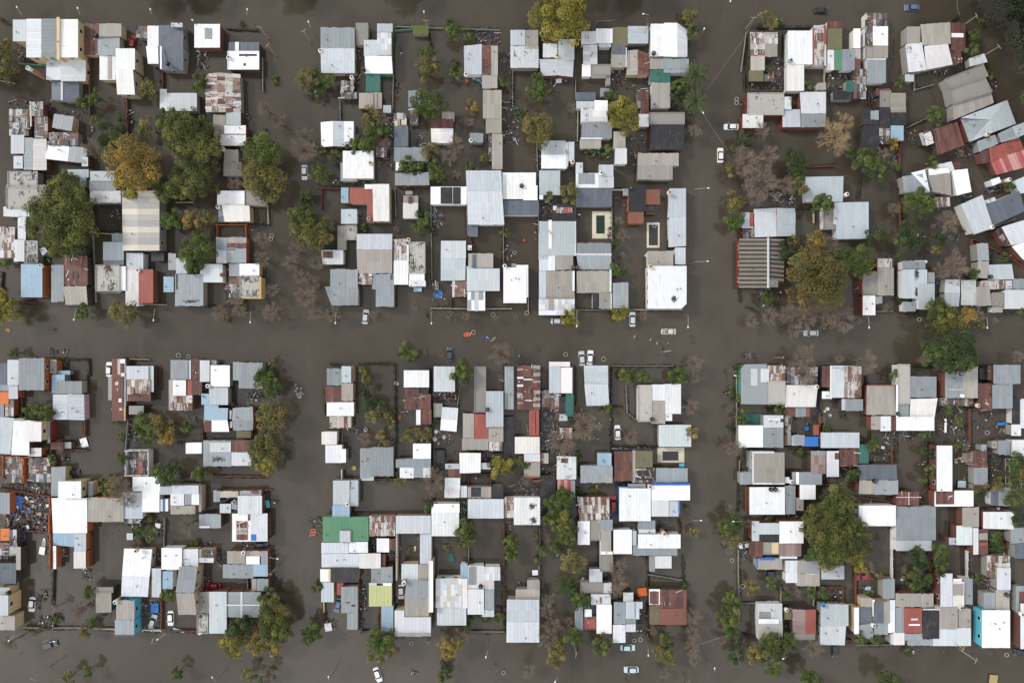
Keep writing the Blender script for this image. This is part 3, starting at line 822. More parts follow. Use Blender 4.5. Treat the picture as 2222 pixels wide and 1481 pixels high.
h g twin steel roofs above round dark tree|gf3.3 422 50 630 25 655 190 440 195|wf3.3 500 20 620 -10 665 190 690 215|bf3.4 645 45 840 20 850 215 690 185|wf3.4 650 -15 820 -20 840 20 655 45|zf2.9 705 230 835 230 840 310 715 320
h w cream leaning roof above the spiky bare tree|wf3.6 855 0 990 -15 1025 185 895 218
h w ice white roof joined to ribbed slate roof|lf3.8 932 295 1120 210 1215 500 1045 552|lf3.8 1090 280 1225 230 1240 260 1100 310|ds3.8 1138 300 1440 175 1490 350 1215 480|Tw 1208 490
h r white slope with brick walls at the frame edge|wf3.8 1285 490 1481 430 1540 600 1370 650|wf3.6 1375 660 1500 600 1560 700 1530 800 1470 770|jf2.8 1230 520 1290 500 1360 650 1320 660
h w pale blue roof touching the red tiles|lf3.4 1398 90 1500 45 1520 190 1440 200|wf3.4 1190 80 1265 55 1285 100 1210 135|Tw 1355 78
h g thin upright grey roof with paler foot|gf3.4 1068 632 1168 632 1178 780 1080 785|bf3.3 1080 785 1178 785 1165 932 1072 932
h g squat grey tank topped roof by the brick wall|lf3.1 1172 818 1375 812 1395 942 1172 952|Tk 1198 922
h w stained cream and white roofs facing street|bf3.2 1072 1005 1180 1005 1200 1172 1072 1175|zf2.9 1115 955 1375 1030|cf3 1205 1060 1305 1175|lf3.3 1312 1035 1500 1035 1500 1200 1312 1200|gf3 1385 940 1500 1030|bf2.6 1205 1178 1295 1232
t g 560 280 135
t d 170 590 95
t g 60 760 125
t d 480 580 120
t g 60 850 90
t d 740 590 70
t y 710 700 45
t b 815 440 140
t b 880 820 160
t b 780 870 110
t G 750 1280 140
t y 790 1390 60
t G 730 1180 90
t o 960 1280 100
t b 1080 1270 90
t y 1080 1340 50
t b 350 330 70
t b 30 1300 60
t g 400 600 40
t g 1040 900 50
t g 1300 740 50
t g 200 10 90
t g 460 450 28
t g 400 740 40
t d 390 1130 30
t b 280 1190 40
t b 1230 1300 35
t g 1460 1220 40
t g 1350 130 45
f k 400 0 395 250
f r 403 280 420 520
f r 940 500 1030 560
f r 1060 600 1300 720
f r 1330 730 1481 830
f k 380 770 375 1220
f k 70 0 40 240
f r 1035 600 1040 660
f k 380 1225 560 1228
f g 200 1222 340 1222
f k 1300 560 1340 660
f b 1040 560 1400 420
l 135 1362 130 1270
l 1162 1364 1158 1275
R 570 1293
b 468 438 14 u
b 728 978 14 u
D 940 950 1060 1180 30
D 1180 950 1380 1010 20
D 810 560 920 610 14
D 1140 130 1300 200 20
D 960 200 1020 270 10
D 700 180 850 330 14
D 540 530 680 620 10
D 1180 680 1440 880 16
D 0 960 70 1090 6
@0 740
h o big grey ribbed roof with orange side wall|gf5.2 162 147 385 425|bf2.9 435 160 492 280|lf3.6 65 162 162 380|lf3.2 75 380 155 500|df3.4 0 190 92 375|gf3.2 0 375 75 430
h g two overlapping steel blue sheds with blue tarp|uf3.2 450 290 562 450|gf3.6 482 347 712 455|uf2.3 465 255 610 290
h p pale gabled roof with pink wall by the inlet|lw3.4 460 460 588 460 588 680 460 680|le3.4 588 455 730 458 735 685 588 680
h r cream topped roof with red and tan walls|ln3.8 0 655 120 665 90 980 0 975|wf3.6 120 668 360 700 352 870 255 870 255 990 95 985|Pb 120 668 240 690|wf6=y 215 700 360 870|gf3.2=t 415 698 436 880
h o orange walled open room full of junk|jf2.4 45 1000 195 1230|wf2.9 245 925 360 1000|jf2.3 250 1010 440 1220
h o orange shed fragment at the left frame edge|Of3 0 440 75 545|jf2.7 45 500 120 650|gf2.8 0 548 35 655
h r narrow rust sheet shed above leaning white frame|rf2.6 443 875 550 940|gf2.2 555 875 620 930
h y bright white roof beside tan wall and tall blue shed|gf3 445 1090 570 1345|wf5=y 505 1215 705 1362|gf2.6 768 1215 808 1350
h r long rust striped strip roof with cream squares|Rf3 972 155 1070 690|bf2.9 940 310 972 510|Pw 1045 155 1085 190|Pw 1050 275 1085 305|Pw 1000 350 1028 380|Pw 1000 405 1025 435|Pw 1030 498 1055 528|Py 970 580 1060 600|yf2.8 1060 570 1090 688|gf2.8 1075 155 1095 570
h k light roof with ragged brown lower patch|lf3.2 1097 215 1290 330|zf3.1 1105 330 1305 460|rf2.9 1115 460 1310 520|wf2.8 1292 215 1335 440|cf2.4 1120 560 1248 635|Pw 1097 220 1112 520
h w roofless white walled room with red partition|jf1.8 1130 960 1285 1160|tf2.6 1200 1035 1228 1160
h w great white sprawling roof with barn grey wing|wf3.3 1152 1175 1390 1300|wf3.2 1235 1265 1385 1481|lf3 1060 1310 1240 1540|lf3.2 1385 1260 1490 1330|Sf2.8 1388 1370 1460 1475
h o pale and cream long roofs behind bare round tree|wf3.6 447 1360 757 1360 757 1665 460 1665|bf3.4 757 1355 1075 1567|us3.2 460 1655 645 1660 645 1785 460 1765|lf3.1 645 1668 748 1820|wf3.2 640 1822 745 1970|wf3 460 1775 488 1975
h o junkyard shed roof of ribbed grey at frame edge|gf3 0 1315 85 1500
t g 290 590 70
t g 400 620 75
t g 230 640 50
t b 290 560 40
t y 410 410 35
t g 1260 720 95
t y 1375 700 90
t g 1290 840 80
t o 1450 830 80
t g 1430 1150 95
t b 1050 1270 140
t b 1100 1380 100
t y 960 1260 90
t g 930 1220 60
t g 1050 1030 50
t g 1060 830 40
t g 460 1040 45
t g 1010 700 30
t g 120 100 45
f r 735 688 735 825
f r 555 938 750 948
f r 185 440 185 650
f r 440 700 440 1000
f o3.8 425 1360 425 1975
f o3.2 195 1010 195 1230
f o3.2 22 1000 15 1180
f o3.2 20 1003 250 1008
f w3 1088 950 1085 1168
f w3 1088 950 1285 950
f w3 1285 950 1285 1168
f w3 1088 1168 1285 1168
f k 300 150 760 160
f k 770 150 775 300
f k 1090 150 1120 150
f b 1130 155 1290 158
f r 80 1225 240 1232
f r 0 1280 430 1350
f g 1110 690 1085 960
f r 720 350 720 450
f k 755 300 760 450
c w 90 946 245
c k 5 625 1140
D 40 1340 430 1540 230
D 60 1010 190 1220 50
D 250 1010 430 1220 60
D 0 1240 420 1320 40
D 260 880 440 1000 30
D 1100 690 1200 860 20
D 550 870 750 930 20
D 420 60 600 100 8
D 1110 560 1250 660 20
D 500 160 600 200 8
D 540 1010 600 1050 5
D 110 1340 240 1450 20
D 1320 1090 1380 1140 5
x 110 1340 195 1445 u
x 110 585 165 645 e
x 700 840 760 920 w
@370 740
h r patchwork roof of grey rust and white panels|gf3.2 0 162 150 330|lf3 138 165 178 330|rf2.8 165 155 255 330|rf3 145 335 270 465|Pt 145 338 185 462|wf3.4 20 337 135 472|bf3 -15 337 22 600|zf3.1 0 470 190 600
h g white slatted twin roofs beside pale blue annex|lf3.2 255 165 340 352|wf3.2 348 208 515 395|gf2.6 350 165 400 205|lf3.3 335 402 500 552|uf3.1 268 455 335 550|Tw 322 388
h g powder grey L shaped roof under green tree|gf3.4 542 180 595 340|gf3.4 592 185 800 410
h r sky and cream roofs parted from slate by red wall|un3.6 295 552 415 552 415 578 500 580 495 685 290 685|ws3.5 290 685 495 685 510 785 295 785|Pr 292 687 355 785|gn3.4 540 578 715 570 720 688 535 690|gs3.4 535 690 720 688 715 772 545 775|mf2.6 572 775 698 838|Pw 512 600 530 675|Pw 515 695 535 750
h g flat grey roof with white panelled upper strip|gf3.4 285 862 525 1085|wf3.6 342 878 525 962|rf3.5 528 862 700 962|wf3.4 528 962 700 1080|Pi 350 1000 490 1045
h w lonely white square canopy over the flooded yard|wf2.6 132 880 272 975
h r white roof ending a rusty tile strip near brown calf|gf3 372 1295 430 1392|Rf3.1 430 1300 590 1355|gf3.2 600 1295 790 1340|wf3.6 583 1340 795 1500|Pr 700 1298 765 1318|lf3 428 1410 525 1490|gf2.8 525 1390 580 1460|Tg 555 1395
h b white and blue paned roof with brown right side|lf3.6 10 1250 245 1325|wf3.6 0 1320 118 1425|gf3.4 118 1325 182 1420|wf3.4 182 1325 250 1420|bf3.1 0 1425 215 1500|bf3.1 245 1250 268 1480
h w patched white pair beside grey blue strip|wf3.3 1312 785 1445 895|wf3.2 1345 900 1490 1055
t g 800 290 90
t g 850 370 110
t g 890 440 60
t y 890 180 40
t y 890 640 130
t y 830 700 80
t y 830 920 130
t y 830 1030 130
t g 760 930 80
t Y 870 1060 90
t g 150 740 55
t g 260 1130 80
t d 30 1150 95
t y 0 720 60
t o 0 800 60
t b 220 1160 60
f r 365 1170 840 1172
f r 278 770 278 920
f k 505 200 505 560
f g 280 862 690 862
f r 470 1290 870 1290
f k 50 880 130 880
f k 1345 400 1340 640
f k 1380 200 1481 200
f k 535 350 560 560
f k 670 480 860 480
R 70 122
R 158 132
D 1100 395 1145 450 8
D 670 440 870 540 20
D 360 1280 470 1420 20
D 800 1370 900 1440 8
D 300 360 340 430 8
D 565 555 720 575 8
x 825 1380 860 1445 c
x 780 730 800 780 q
D 140 620 220 720 6
@740 740
h r white roof over tall rusty red sheets|wf3.4 545 252 765 400|rf3.1 550 405 680 595|rf3.1 680 455 780 590|rf3.0 690 590 785 718|Pw 668 400 675 465|kf2.8 680 400 760 455|wf3.1 652 592 690 725
h r plain pale grey roof beside a round green tree|lf3.4 805 218 990 438
h k narrow mossy black wall roof between yards|cf2.6 1160 220 1258 615
h r tall icy blue roof above rust and red sheets|lf3.4 1258 432 1410 745|bf2.9 1058 625 1155 840|tf3 1158 632 1278 848|bf2.9 1280 748 1410 870|bf2.9 1050 842 1280 945|zf2.7 1285 870 1400 950|Tk 1270 595
h w two pure white sheets on tilted posts|wf3.1 878 570 1018 580 1012 688 870 675|wf3.1 868 675 1010 688 1003 785 862 770|cf2.6 808 540 880 655
h g blue grey broad roof hugging bushes|gf3.4 165 930 252 1190|gf3.6 248 920 455 1170|lf3.3 178 1165 285 1208
h g white box roof over checkered grey roof|wf3.6 625 888 780 1020|gf3.3 475 1022 780 1095|wf3.2 510 1095 632 1188|gf3.2 632 1095 712 1185|wf3.2 712 1095 780 1185|Pg 475 1060 570 1092
h g square white roof with adjoining narrow white strip|wf3.4 0 935 42 1052
h r white roof between red brick walls and rubble|wf3.6 1028 968 1215 970 1212 1140 1030 1145|lf3.1 1215 1055 1300 1110|lf3 905 1062 1028 1108|rf2.8 930 1108 1045 1200
h w pale pink roof beneath bare branches|wf3.1 902 1185 1035 1285|wf3.1 898 1285 1030 1358|lf2.7 1035 1255 1095 1355
h g pallet roof with dark cloth beside black tarps|bf2.9 1100 1262 1305 1360|Pk 1130 1265 1215 1350|kf2.6 1308 1250 1410 1370
h k black netting shade over sunken yard|kf2 800 945 900 1050
h k black mesh covered plot by the icy blue roof|kf2.2 1415 655 1500 990|gf2.2 1420 220 1500 590
h g small white kiosk with pallet beside pink wall|lf2.3 0 1115 10 1200
h g beige tall annexe with white right strip|ls4 -70 1208 75 1208 75 1425 -70 1425|lf3.4 80 1205 150 1430|uf3.3 -75 1425 75 1560|Tw 55 1415
t g 580 90 85
t g 610 130 55
t b 730 95 35
t b 870 105 45
t b 1390 110 130
t g 1060 275 100
t d 260 500 90
t d 320 540 70
t y 300 640 85
t g 185 450 30
t y 430 700 45
t y 370 850 70
t b 210 850 80
t y 580 810 60
t y 720 810 70
t b 650 780 60
t b 800 1230 130
t b 830 1150 80
t y 510 1220 45
t g 770 1430 60
t Y 1385 1090 100
t g 840 700 35
t g 290 1180 30
t g 400 1180 30
t y 210 250 40
t y 210 350 40
t g 450 610 35
f k 150 195 470 195
f k 468 200 482 900
f r 1000 440 1000 505
f r 790 500 1005 508
f g 1035 390 1010 560
f k 1413 200 1413 560
f k 782 230 795 1480
f k 460 920 465 1180
f r 280 1195 780 1195
f g 1420 215 1490 215
f r 1110 1155 1300 1155
f r 1105 1155 1105 1250
f r 1300 1155 1300 1250
f r 1060 960 1215 962
c d 90 943 115
B w 482 365
B o 510 655
R 215 768
b 113 1098 20 Y
b 897 832 18 w
b 825 785 16 w
b 845 888 12 w
b 848 788 14 Y
b 815 850 18 w
D 1110 1160 1200 1190 8
D 800 440 1000 510 40
D 800 770 970 900 25
D 1160 590 1270 620 15
D 800 540 880 700 14
D 1230 960 1400 1060 25
D 1040 1370 1100 1481 20
D 100 750 240 800 8
D 0 820 60 920 12
D 500 590 580 640 10
D 1370 230 1410 380 6
D 920 950 1040 1080 4
@1110 740
h k tall rust brown roof with cream end sheets|rf3.3 48 210 250 595|Pb 48 235 102 255|Pb 188 210 250 240|Pb 188 275 250 305|Pb 188 345 250 360|Pb 188 425 250 460|Pb 188 485 250 515|Pb 188 540 250 570|Pw 102 325 188 338|Pb 48 450 102 490|Pw 48 375 102 395|Pb 48 530 102 540|Pw 48 310 102 325
h k blood red narrow shed next to black mesh|tf2.9 150 595 238 822|Pk 205 610 212 800
h g pale grey oblong roof below red shed|wf3.3 28 830 245 975
h r cream roof trimmed with red line over round bush|wf3.1 108 975 248 1050|bf3.1 108 1050 248 1175|Pt 115 1046 248 1053|Pt 118 1170 248 1186|rf2.6 180 1200 248 1225
h b white brown splotched leaning roof by rubbish|zf2.6 250 970 320 1058
h t ice roof with red painted crazed right half|lf3.4 325 220 422 450|wf3.2 325 178 508 222|Xf3.2 422 228 528 450
h k ragged shack under dark green and black tarps|jf2.7 262 425 335 570|jf2.5 335 450 412 590|kf2.7 412 480 470 630|ef2.9 470 455 538 650|rf2.6 375 575 410 670|lf2.4 412 620 485 690
h w tall bluish white gabled roof by two parked cars|lw3.6 628 210 838 210 840 368 635 375|ls3.6 635 372 838 370 848 558 650 560
h w small brown blotched white roof in bare twigs|zf2.8 418 755 528 845
h r rust spotted white roof above faded red roof|sf3.2 392 998 562 1198|Pr 430 1015 490 1055|Tf3 398 1200 515 1385|gf3 515 1205 552 1355|kf2.7 248 1165 385 1355
h g steel grey L roof with small ice blue box|gf3.4 598 1080 878 1228|uf3.2 745 970 868 1082|Pb 818 1185 875 1228
h w mould marked white roof with cascading white step|vf3.4 1100 380 1215 695|wf3.4 1215 375 1335 515|bf3.4 1215 515 1335 715|wf3.5 1335 370 1472 630|wf3.2 1335 625 1395 690|Tk 1225 680|Pi 1112 405 1145 530
h g pale square roof beside cream pool terrace|lf3.4 1278 725 1560 915
h k dark brown slab with mossy green neighbour|rf3.2 892 955 1048 1212|bf3 1048 950 1075 1225|mf3 1075 950 1225 1098|jf3 1078 1105 1255 1230|Pk 1085 1120 1255 1205|gf3.2 1255 1100 1530 1225
h u bright pale roof with royal blue edges|wf3.8 935 1275 1210 1560|uf3.7 932 1265 1010 1275|gf3.3 1010 1235 1165 1270|wf3.8 1215 1250 1550 1380|wf3.7 1215 1380 1365 1520|lf3.5 1365 1385 1450 1520|Uf3.9 1210 1232 1550 1246|Uf3.9 1450 1385 1462 1500|Tb 1202 1262
h r mottled pinkish brown roof near yellow kayak|zf3.1 570 1350 850 1352 850 1560 590 1560
h w glaring white pair with black smudge by fig tree|wf3.4 20 1355 248 1593|Pi 135 1405 215 1460|Pi 150 1520 220 1590
S 1268 922 1500 1052 1310 955 1450 1035 k
t g 1010 290 75
t g 1140 300 68
t g 1435 290 80
t b 640 740 160
t b 600 660 80
t y 590 810 65
t b 430 870 150
t b 500 930 80
t g 100 1060 52
t g 430 1400 120
t g 440 1330 60
t g 830 595 40
t b 1040 830 80
t g 700 1290 30
t y 0 1120 40
t g 580 990 35
t d 590 1290 35
t y 540 1205 15
t b 120 1200 60
t b -20 90 60
f k 868 215 865 970
f g 870 215 1400 215
f k 556 225 558 560
f k 870 565 960 570
f k 870 912 1280 912
f k 1270 780 1270 912
f g 995 385 1005 620
f g 1005 620 1100 700
f k 250 600 250 820
f k 250 210 255 600
f k 1235 915 1240 950
c s 95 612 150
c w 85 683 143
c w 93 922 793
c r 93 885 1410
B y 735 1280
R 470 115
R 798 155
b 290 635 18 g
b 130 745 10 g
D 262 425 540 690 70
D 255 600 380 740 12
D 250 700 420 1000 60
D 250 1050 390 1200 40
D 120 720 150 830 10
D 870 915 1210 945 30
D 700 640 860 860 8
D 560 1060 600 1200 8
D 0 1240 250 1350 30
D 830 480 870 560 8
D 1280 40 1350 140 3
x 1455 1060 1500 1090 c
@1480 740
h e big patched grey roof with white skylights|gf3.6 545 200 735 198 735 548 512 545 512 240|Pw 597 238 655 385|Pw 682 238 755 355|zf3.6 740 210 895 345|vf3.6 735 345 893 545|Pr 520 480 560 515|kf3.4 610 200 730 235
h w cream roof below the round bare crown|wf3.5 905 380 1180 380 1160 570 893 570|jf3 912 225 1178 375|Tw 1172 395
h k white edged barn with moss and blue left bay|rf3 1215 215 1285 400|mf3 1215 325 1285 398|lf3.3 1300 235 1408 490|wf3.4 1285 212 1300 500|zf3.4 1408 215 1558 490|wf3 1215 435 1285 498|Pw 1300 212 1500 232|lf3 1385 500 1422 598|gf3.2 1422 500 1572 605
h g pale white roof joined to ribbed blue roof|wf3.3 490 730 705 920|lf3.6 708 642 880 750|gf3.6 708 750 880 922|Pw 750 672 850 680|Pr 855 675 880 700
h g green painted patio floor with toys|ef0.5 520 628 702 728
h r mixed lean to with red board strip|rf2.7 893 572 1005 650|gf2.8 985 572 1075 655|of2.8 1075 572 1110 655|jf2.6 890 650 955 735
h k blue tarpaulin stall beside brick yard wall|gf2.6 965 812 1065 905|uf2.6 950 820 985 905|Uf2.8 1065 828 1182 912|tf2.6 1138 725 1188 815|jf2.6 885 740 945 900
h g ribbed silver blue long roof|lf3.1 1205 792 1540 925
h g square beige olive roof framed in white|bf3.8 620 965 890 1232|wf3.9 610 955 800 972|wf3.9 610 972 622 1235|wf3.9 612 1228 892 1242|gf3 500 1135 608 1242|gf3.4 590 950 612 1110
h k mauve and cream sheds beside slate annex|gf3 1118 950 1248 990|Mf3.1 1118 990 1248 1150|wf3.3 1255 952 1362 1175|Pr 1325 970 1362 1025|rf2.7 1365 935 1530 1085|gf3 955 1135 1215 1245|Pw 990 1135 1015 1240|wf2.9 892 1178 932 1230|Tw 952 1222
h r bright white roof with mossy grey sidebay|wf3.5 585 1265 893 1503|gf3 893 1250 985 1500|wf3 1022 1245 1160 1372|bf2.6 988 1355 1055 1470|Tk 778 1290|Tk 815 1288
t b 110 190 100
t b 110 320 60
t b 80 570 90
t o 75 800 60
t b 60 800 60
t b 440 920 120
t b 1040 140 150
t b 1060 290 130
t g 420 445 38
t d 435 755 30
t g 510 590 45
t g 500 240 35
t b 410 580 45
t g 845 590 50
t g 1020 968 35
t g 1245 745 38
t b 1215 680 45
t G 1330 1370 130
t g 1290 1460 120
t g 1450 1160 50
t g 500 500 40
t g 510 680 45
t b 400 1440 50
t y 35 1440 20
t g 0 290 70
t d 1400 645 25
t b 430 270 50
t b 580 120 40
t b 1370 150 50
f g 478 290 475 900
f k 490 1000 488 1480
f r 890 922 1190 925
f r 1195 915 1200 620
f r 560 1260 558 1480
f r 1215 1242 1481 1246
f k 893 215 893 560
f k 735 205 890 205
f k 1190 300 1192 620
f g 500 1040 500 1140
l 460 298 505 305
R 25 785
b 1262 587 16 w
b 1238 607 11 w
b 1285 642 14 l
b 645 688 10 e
b 690 640 9 Y
b 1172 603 12 u
b 1080 755 22 u
D 540 110 640 140 10
D 780 130 920 160 8
D 890 630 960 900 20
D 540 440 890 520 16
D 940 800 990 900 12
D 1370 940 1490 1090 40
D 1215 1180 1280 1210 6
D 970 640 1060 700 6
D 1050 700 1140 830 8
D 1380 1080 1481 1180 12
D 520 630 700 725 6
@1852 740
h r wide olive beige roof with red brick border|bn3.9 115 385 368 385 370 640 112 640|Pt 115 378 385 386|wf3.9 370 378 388 660|bf3.3 152 650 235 768|wf3.3 232 650 325 778|rf3.2 325 650 370 770
h w white L roof wrapping a sooty strip and cream slope|vf3.3 382 200 485 545|gf3.4 490 305 720 488|ws3.7 495 500 730 495 705 655 488 655|wf3.6 370 655 702 775|gf3.2 390 548 480 668|Tk 388 630
h r blue grey and ribbed beige pair with maroon wall|gf3.7 795 265 950 490|bf3.7 950 222 1080 492|Pw 800 460 962 490|Pl 800 415 962 424
h k slate ribbed block over brown sheets|gf3.5 1215 205 1450 372|gf3.3 1205 375 1382 582|rf3 1080 365 1205 600|rf3 1165 215 1210 335|Tb 1085 558|kf2.2 1095 235 1165 330
h r long blazing white roof on a red walled strip|wf4 722 905 858 1302|gf3.9 722 1272 852 1302|rf3.2 710 1305 875 1415|wf3.2 875 1295 1042 1425|wf3.3 705 1415 1042 1432|wf3.3 703 1300 715 1430
h r dark charcoal gable above tan roof|dn3.6 48 1070 372 1070 380 1200 50 1200|bf3.4 52 1205 388 1205 375 1330 45 1325|Tk 190 1215|Pg 185 1210 388 1330
h r brown hut with crossing pale battens|rf2.9 372 1305 568 1425|Pw 370 1350 590 1356|Pw 478 1310 484 1425
h g rusty and grey huts below timber pile|rf2.9 1040 955 1160 1065|rf2.9 1040 1065 1165 1095|gf3 1045 1095 1165 1245|rf2.7 1040 1245 1165 1290|jf2.6 985 970 1040 1065|gf3 1110 897 1155 955
h g small grey square shed with sheets stacked near|gf2.8 1258 862 1362 985|bf2.3 1200 865 1250 932|wf2.8 1370 722 1455 820
h w white roof corner cropped by the frame edge|wf3.2 1380 857 1540 1002|wf3.2 1455 500 1540 755|kf2.6 1375 500 1452 720
h w pale and slate leaning pair beside vine frame|gf3 1258 1270 1365 1430|df2.8 1190 1305 1260 1425
h e torn sea green tarp roof on posts|ef2.6 45 895 130 1060
h g stained flat grey canopy above red fence|jf2.6 765 490 1040 560
h w white wide roof with raised grey east half|wf3.5 45 1425 368 1603|gn3.7 370 1435 715 1435 715 1725 370 1725|lf3.2 370 1725 680 1818
h r low grey roofs south of white framed hut|bf3.2 945 1440 1090 1610|wf3.3 1125 1480 1390 1480 1390 1632 1125 1625|wf2.9 893 1600 1035 1768|lf2.5 828 1705 893 1765|Tw 1400 1505
t b 130 190 130
t d 850 80 190
t g 950 160 110
t g 700 100 110
t b 600 150 70
t g 800 200 80
t g 1400 1350 90
t y 1230 1240 70
t d 1090 1310 50
t g 1410 1060 90
t g 1380 1200 70
t y 1450 1150 70
t g 590 1200 40
t d 640 960 50
t g 670 1130 45
t g 170 900 55
t g 165 840 28
t g 340 280 45
t g 810 590 40
t g 900 690 45
t g 910 880 40
t b 970 920 60
t b 1430 130 70
t y 0 1390 60
t d 0 1150 60
t g 620 800 40
f r 1015 595 1015 885
f r 335 940 340 1060
f k 110 290 110 380
f k 375 790 375 1050
f r 690 900 692 1290
f k 140 780 145 900
f k 130 1060 330 1060
f k 500 210 700 230
f g 740 555 1030 558
f k 1320 1010 1310 1290
f k 300 220 320 370
f k 640 870 640 1290
f k 1055 1440 1290 1440
f r 35 1350 360 1400
f g 670 780 670 830
b 1318 775 20 g
R 1160 793
b 890 1045 16 w
D 720 590 970 830 35
D 760 500 1040 555 40
D 960 1010 1040 1290 20
D 1170 1000 1310 1200 20
D 1030 620 1240 800 16
D 370 780 520 890 16
D 270 780 370 930 14
D 150 850 330 1050 30
D 1240 700 1380 860 14
D 880 840 1030 950 30
D 1090 240 1200 350 14
D 50 900 130 1060 8
D 860 1000 1000 1060 14
D 50 1380 170 1410 6
D 600 1270 650 1410 5
D 540 1000 620 1080 3
D 1060 1420 1300 1480 20
x 790 672 808 792 w
x 870 1010 975 1018 y
x 1245 1440 1270 1460 w
x 905 1210 975 1270 l
x 1248 705 1335 728 u
x 240 910 270 935 w
V 1320 1020 1490 1290
@0 1111
h k orange cornered rubble roof at left frame edge|Of3 5 140 85 245|jf3.2 80 150 145 290|jf3.2 -40 260 70 365|vf3 -60 270 150 365|df2.9 -60 440 140 620|bf3.2 140 300 180 500
h y flat roof house with big ochre streaked wall|lf4.2 -60 655 85 720|lf5.4 -60 720 72 895|bf4 -60 895 130 1020|Tk 65 702
h k light grey box shed alone in the yard|bf3 832 685 968 868|cf3 845 648 985 690
h g clean white wide roof with loose wire on it|wn4 1078 313 1322 320 1300 560 1060 555|ws4 1060 555 1298 560 1285 732 1052 728|lf3.4 1318 485 1400 735|Pr 1300 560 1310 735|Tb 1178 335
h q cyan walled house with beige slatted roof|bf4.2 1010 765 1168 935|gf4.2 998 935 1165 1072|Pe 1000 1062 1165 1072|Tw 998 780
h k tiny crate hut next to garden bushes|lf2.2 1100 180 1155 238|jf2.6 1085 25 1215 95
h w cream edged grey canopy right of big white roof|wf3.6 1402 308 1580 308 1580 495 1402 495|uf3 1410 510 1500 665
t y 1300 50 35
t g 1190 170 50
t g 1310 180 65
t y 1205 260 35
t g 770 690 55
t b 700 840 100
t b 490 820 60
t b 90 1130 110
t g 790 960 45
t b 700 1040 50
t g 1450 720 50
t g 480 930 35
t y 730 1030 60
t g 760 1380 60
t y 600 1430 60
t b 680 880 70
f r 150 165 430 170
f r 790 200 790 460
f g 145 290 150 640
f r 1400 735 1395 1030
f g 1425 50 1420 300
f b 810 1010 1000 1018
f b 210 1000 330 1008
f r 330 1010 450 1020
f g 455 890 458 1010
f g 460 1005 790 1005
f w 1240 1025 1395 1030
f k 465 500 455 820
l 78 1112 130 1060
l 1368 1102 1440 1050
p 390 1120
p 280 1450
p 1320 1120
c w 85 275 800
c d 15 432 1152
c s 72 1325 950
B w 380 275
B u 200 210
D 40 0 420 150 160
D 500 290 560 470 24
D 360 670 410 760 12
D 310 720 360 840 10
D 340 900 450 1000 14
D 1110 10 1250 130 20
D 720 480 800 580 14
D 1230 760 1380 900 20
D 1330 330 1400 480 14
D 1180 850 1250 960 8
D 0 250 170 470 30
D 1350 80 1420 220 8
x 340 300 390 365 w
x 1310 790 1375 870 u
x 1348 95 1392 135 w
@370 1111
h r grey shed with ladder frame and orange end|gf3 248 15 438 135|Pw 250 118 340 134
h k street side white roof crossed by brown bands|wf3.4 695 8 843 252|wf3.2 535 70 700 252|wf3.3 535 10 672 75|rf3.3 572 75 670 240|Pb 575 130 668 160|Pb 575 165 668 190|jf2.9 672 10 700 220|Uf3.5 700 190 745 245
h r patched pair of grey and pale mauve corner sheds|bf3.1 492 335 650 448|bf3.1 655 335 790 382|wf3.2 655 380 775 450|gf3.2 785 335 845 450|gf3.3 455 452 718 570|uf3.2 718 452 845 555|gf2.9 748 575 850 680|bf2.4 705 575 745 680|Tw 632 352
h b tall beige walled house with two tier brown roof|wf3.2 -20 318 240 480|lf3.3 -30 318 50 500|gn6 75 470 232 475 205 700 45 692|bf6 48 700 205 700 225 890 68 885|jf2.9 240 322 375 395|wf2.9 240 395 375 435
h r wide pale sheet roof beside cross seamed grey gable|lf3.8 335 688 488 1050|bf3.4 245 690 335 875|vf3.3 235 880 328 1045|gw4 488 690 612 690 612 912 488 908|ge4 612 690 782 690 785 912 612 912|Pw 606 690 626 915|Pw 488 800 780 808
h e bottle green flat roof with cream box|Gf3.6 1322 40 1485 258|Gf3.6 1485 40 1720 250|bf4 1468 155 1570 262|Pl 1470 160 1560 255
h k blue white slotted roofs under the green roof|lf3.2 1310 262 1545 355|lf3.2 1312 358 1635 475|wf3.1 1545 255 1715 350
h y pale strip roof by red parasol like shade|wf3.3 1300 492 1390 600|lf3.3 1308 605 1418 778|kf3.6 1390 480 1630 608|yf3.4 1372 488 1395 595|tf2.6 1442 612 1500 715
t b 150 110 120
t g 220 265 32
t G 880 840 120
t G 900 980 140
t g 850 730 80
t d 600 1000 120
t d 680 960 70
t Y 560 1130 120
t o 740 1130 100
t o 880 1140 100
t y 930 870 100
t g 1230 1050 95
t g 1190 1090 60
t d 1280 640 50
t y 670 1410 65
t b 840 1400 90
t g 60 1395 55
t g 820 1470 50
t g 20 730 50
t g 890 960 110
t g 960 1000 90
f r 250 675 490 680
f r 600 325 860 322
f g 858 325 860 670
f y 1330 780 1332 860
f k 1335 860 1340 950
f r -10 1030 235 1035
f k 0 290 240 300
f g 280 560 280 650
f g 665 575 670 670
f r 860 20 865 200
l 362 1430 395 1465
l 930 402 860 390
l 1372 1425 1380 1460
p 855 540
c r 0 370 640
c k 0 785 285
c w 90 0 920
c b 75 1455 805
B r 1240 170
D 375 330 470 450 24
D 600 260 730 315 14
D 1210 40 1320 200 16
D 1340 930 1440 1030 12
D 700 570 850 680 20
D 280 500 340 600 6
D 860 370 930 410 8
D 300 260 360 310 6
x 1340 960 1400 1030 w
x 20 1012 120 1032 l
x 240 1045 270 1060 w
@740 1111
h g long ragged plank roof of whites and tans|zf3.2 245 30 470 205|gf3.2 245 30 320 165|wf3.4 475 28 780 183|rf2.7 470 50 485 100
h w white rectangular roof south west of the round tree|wf3.6 785 0 1025 205|wf3.6 785 -75 1030 0
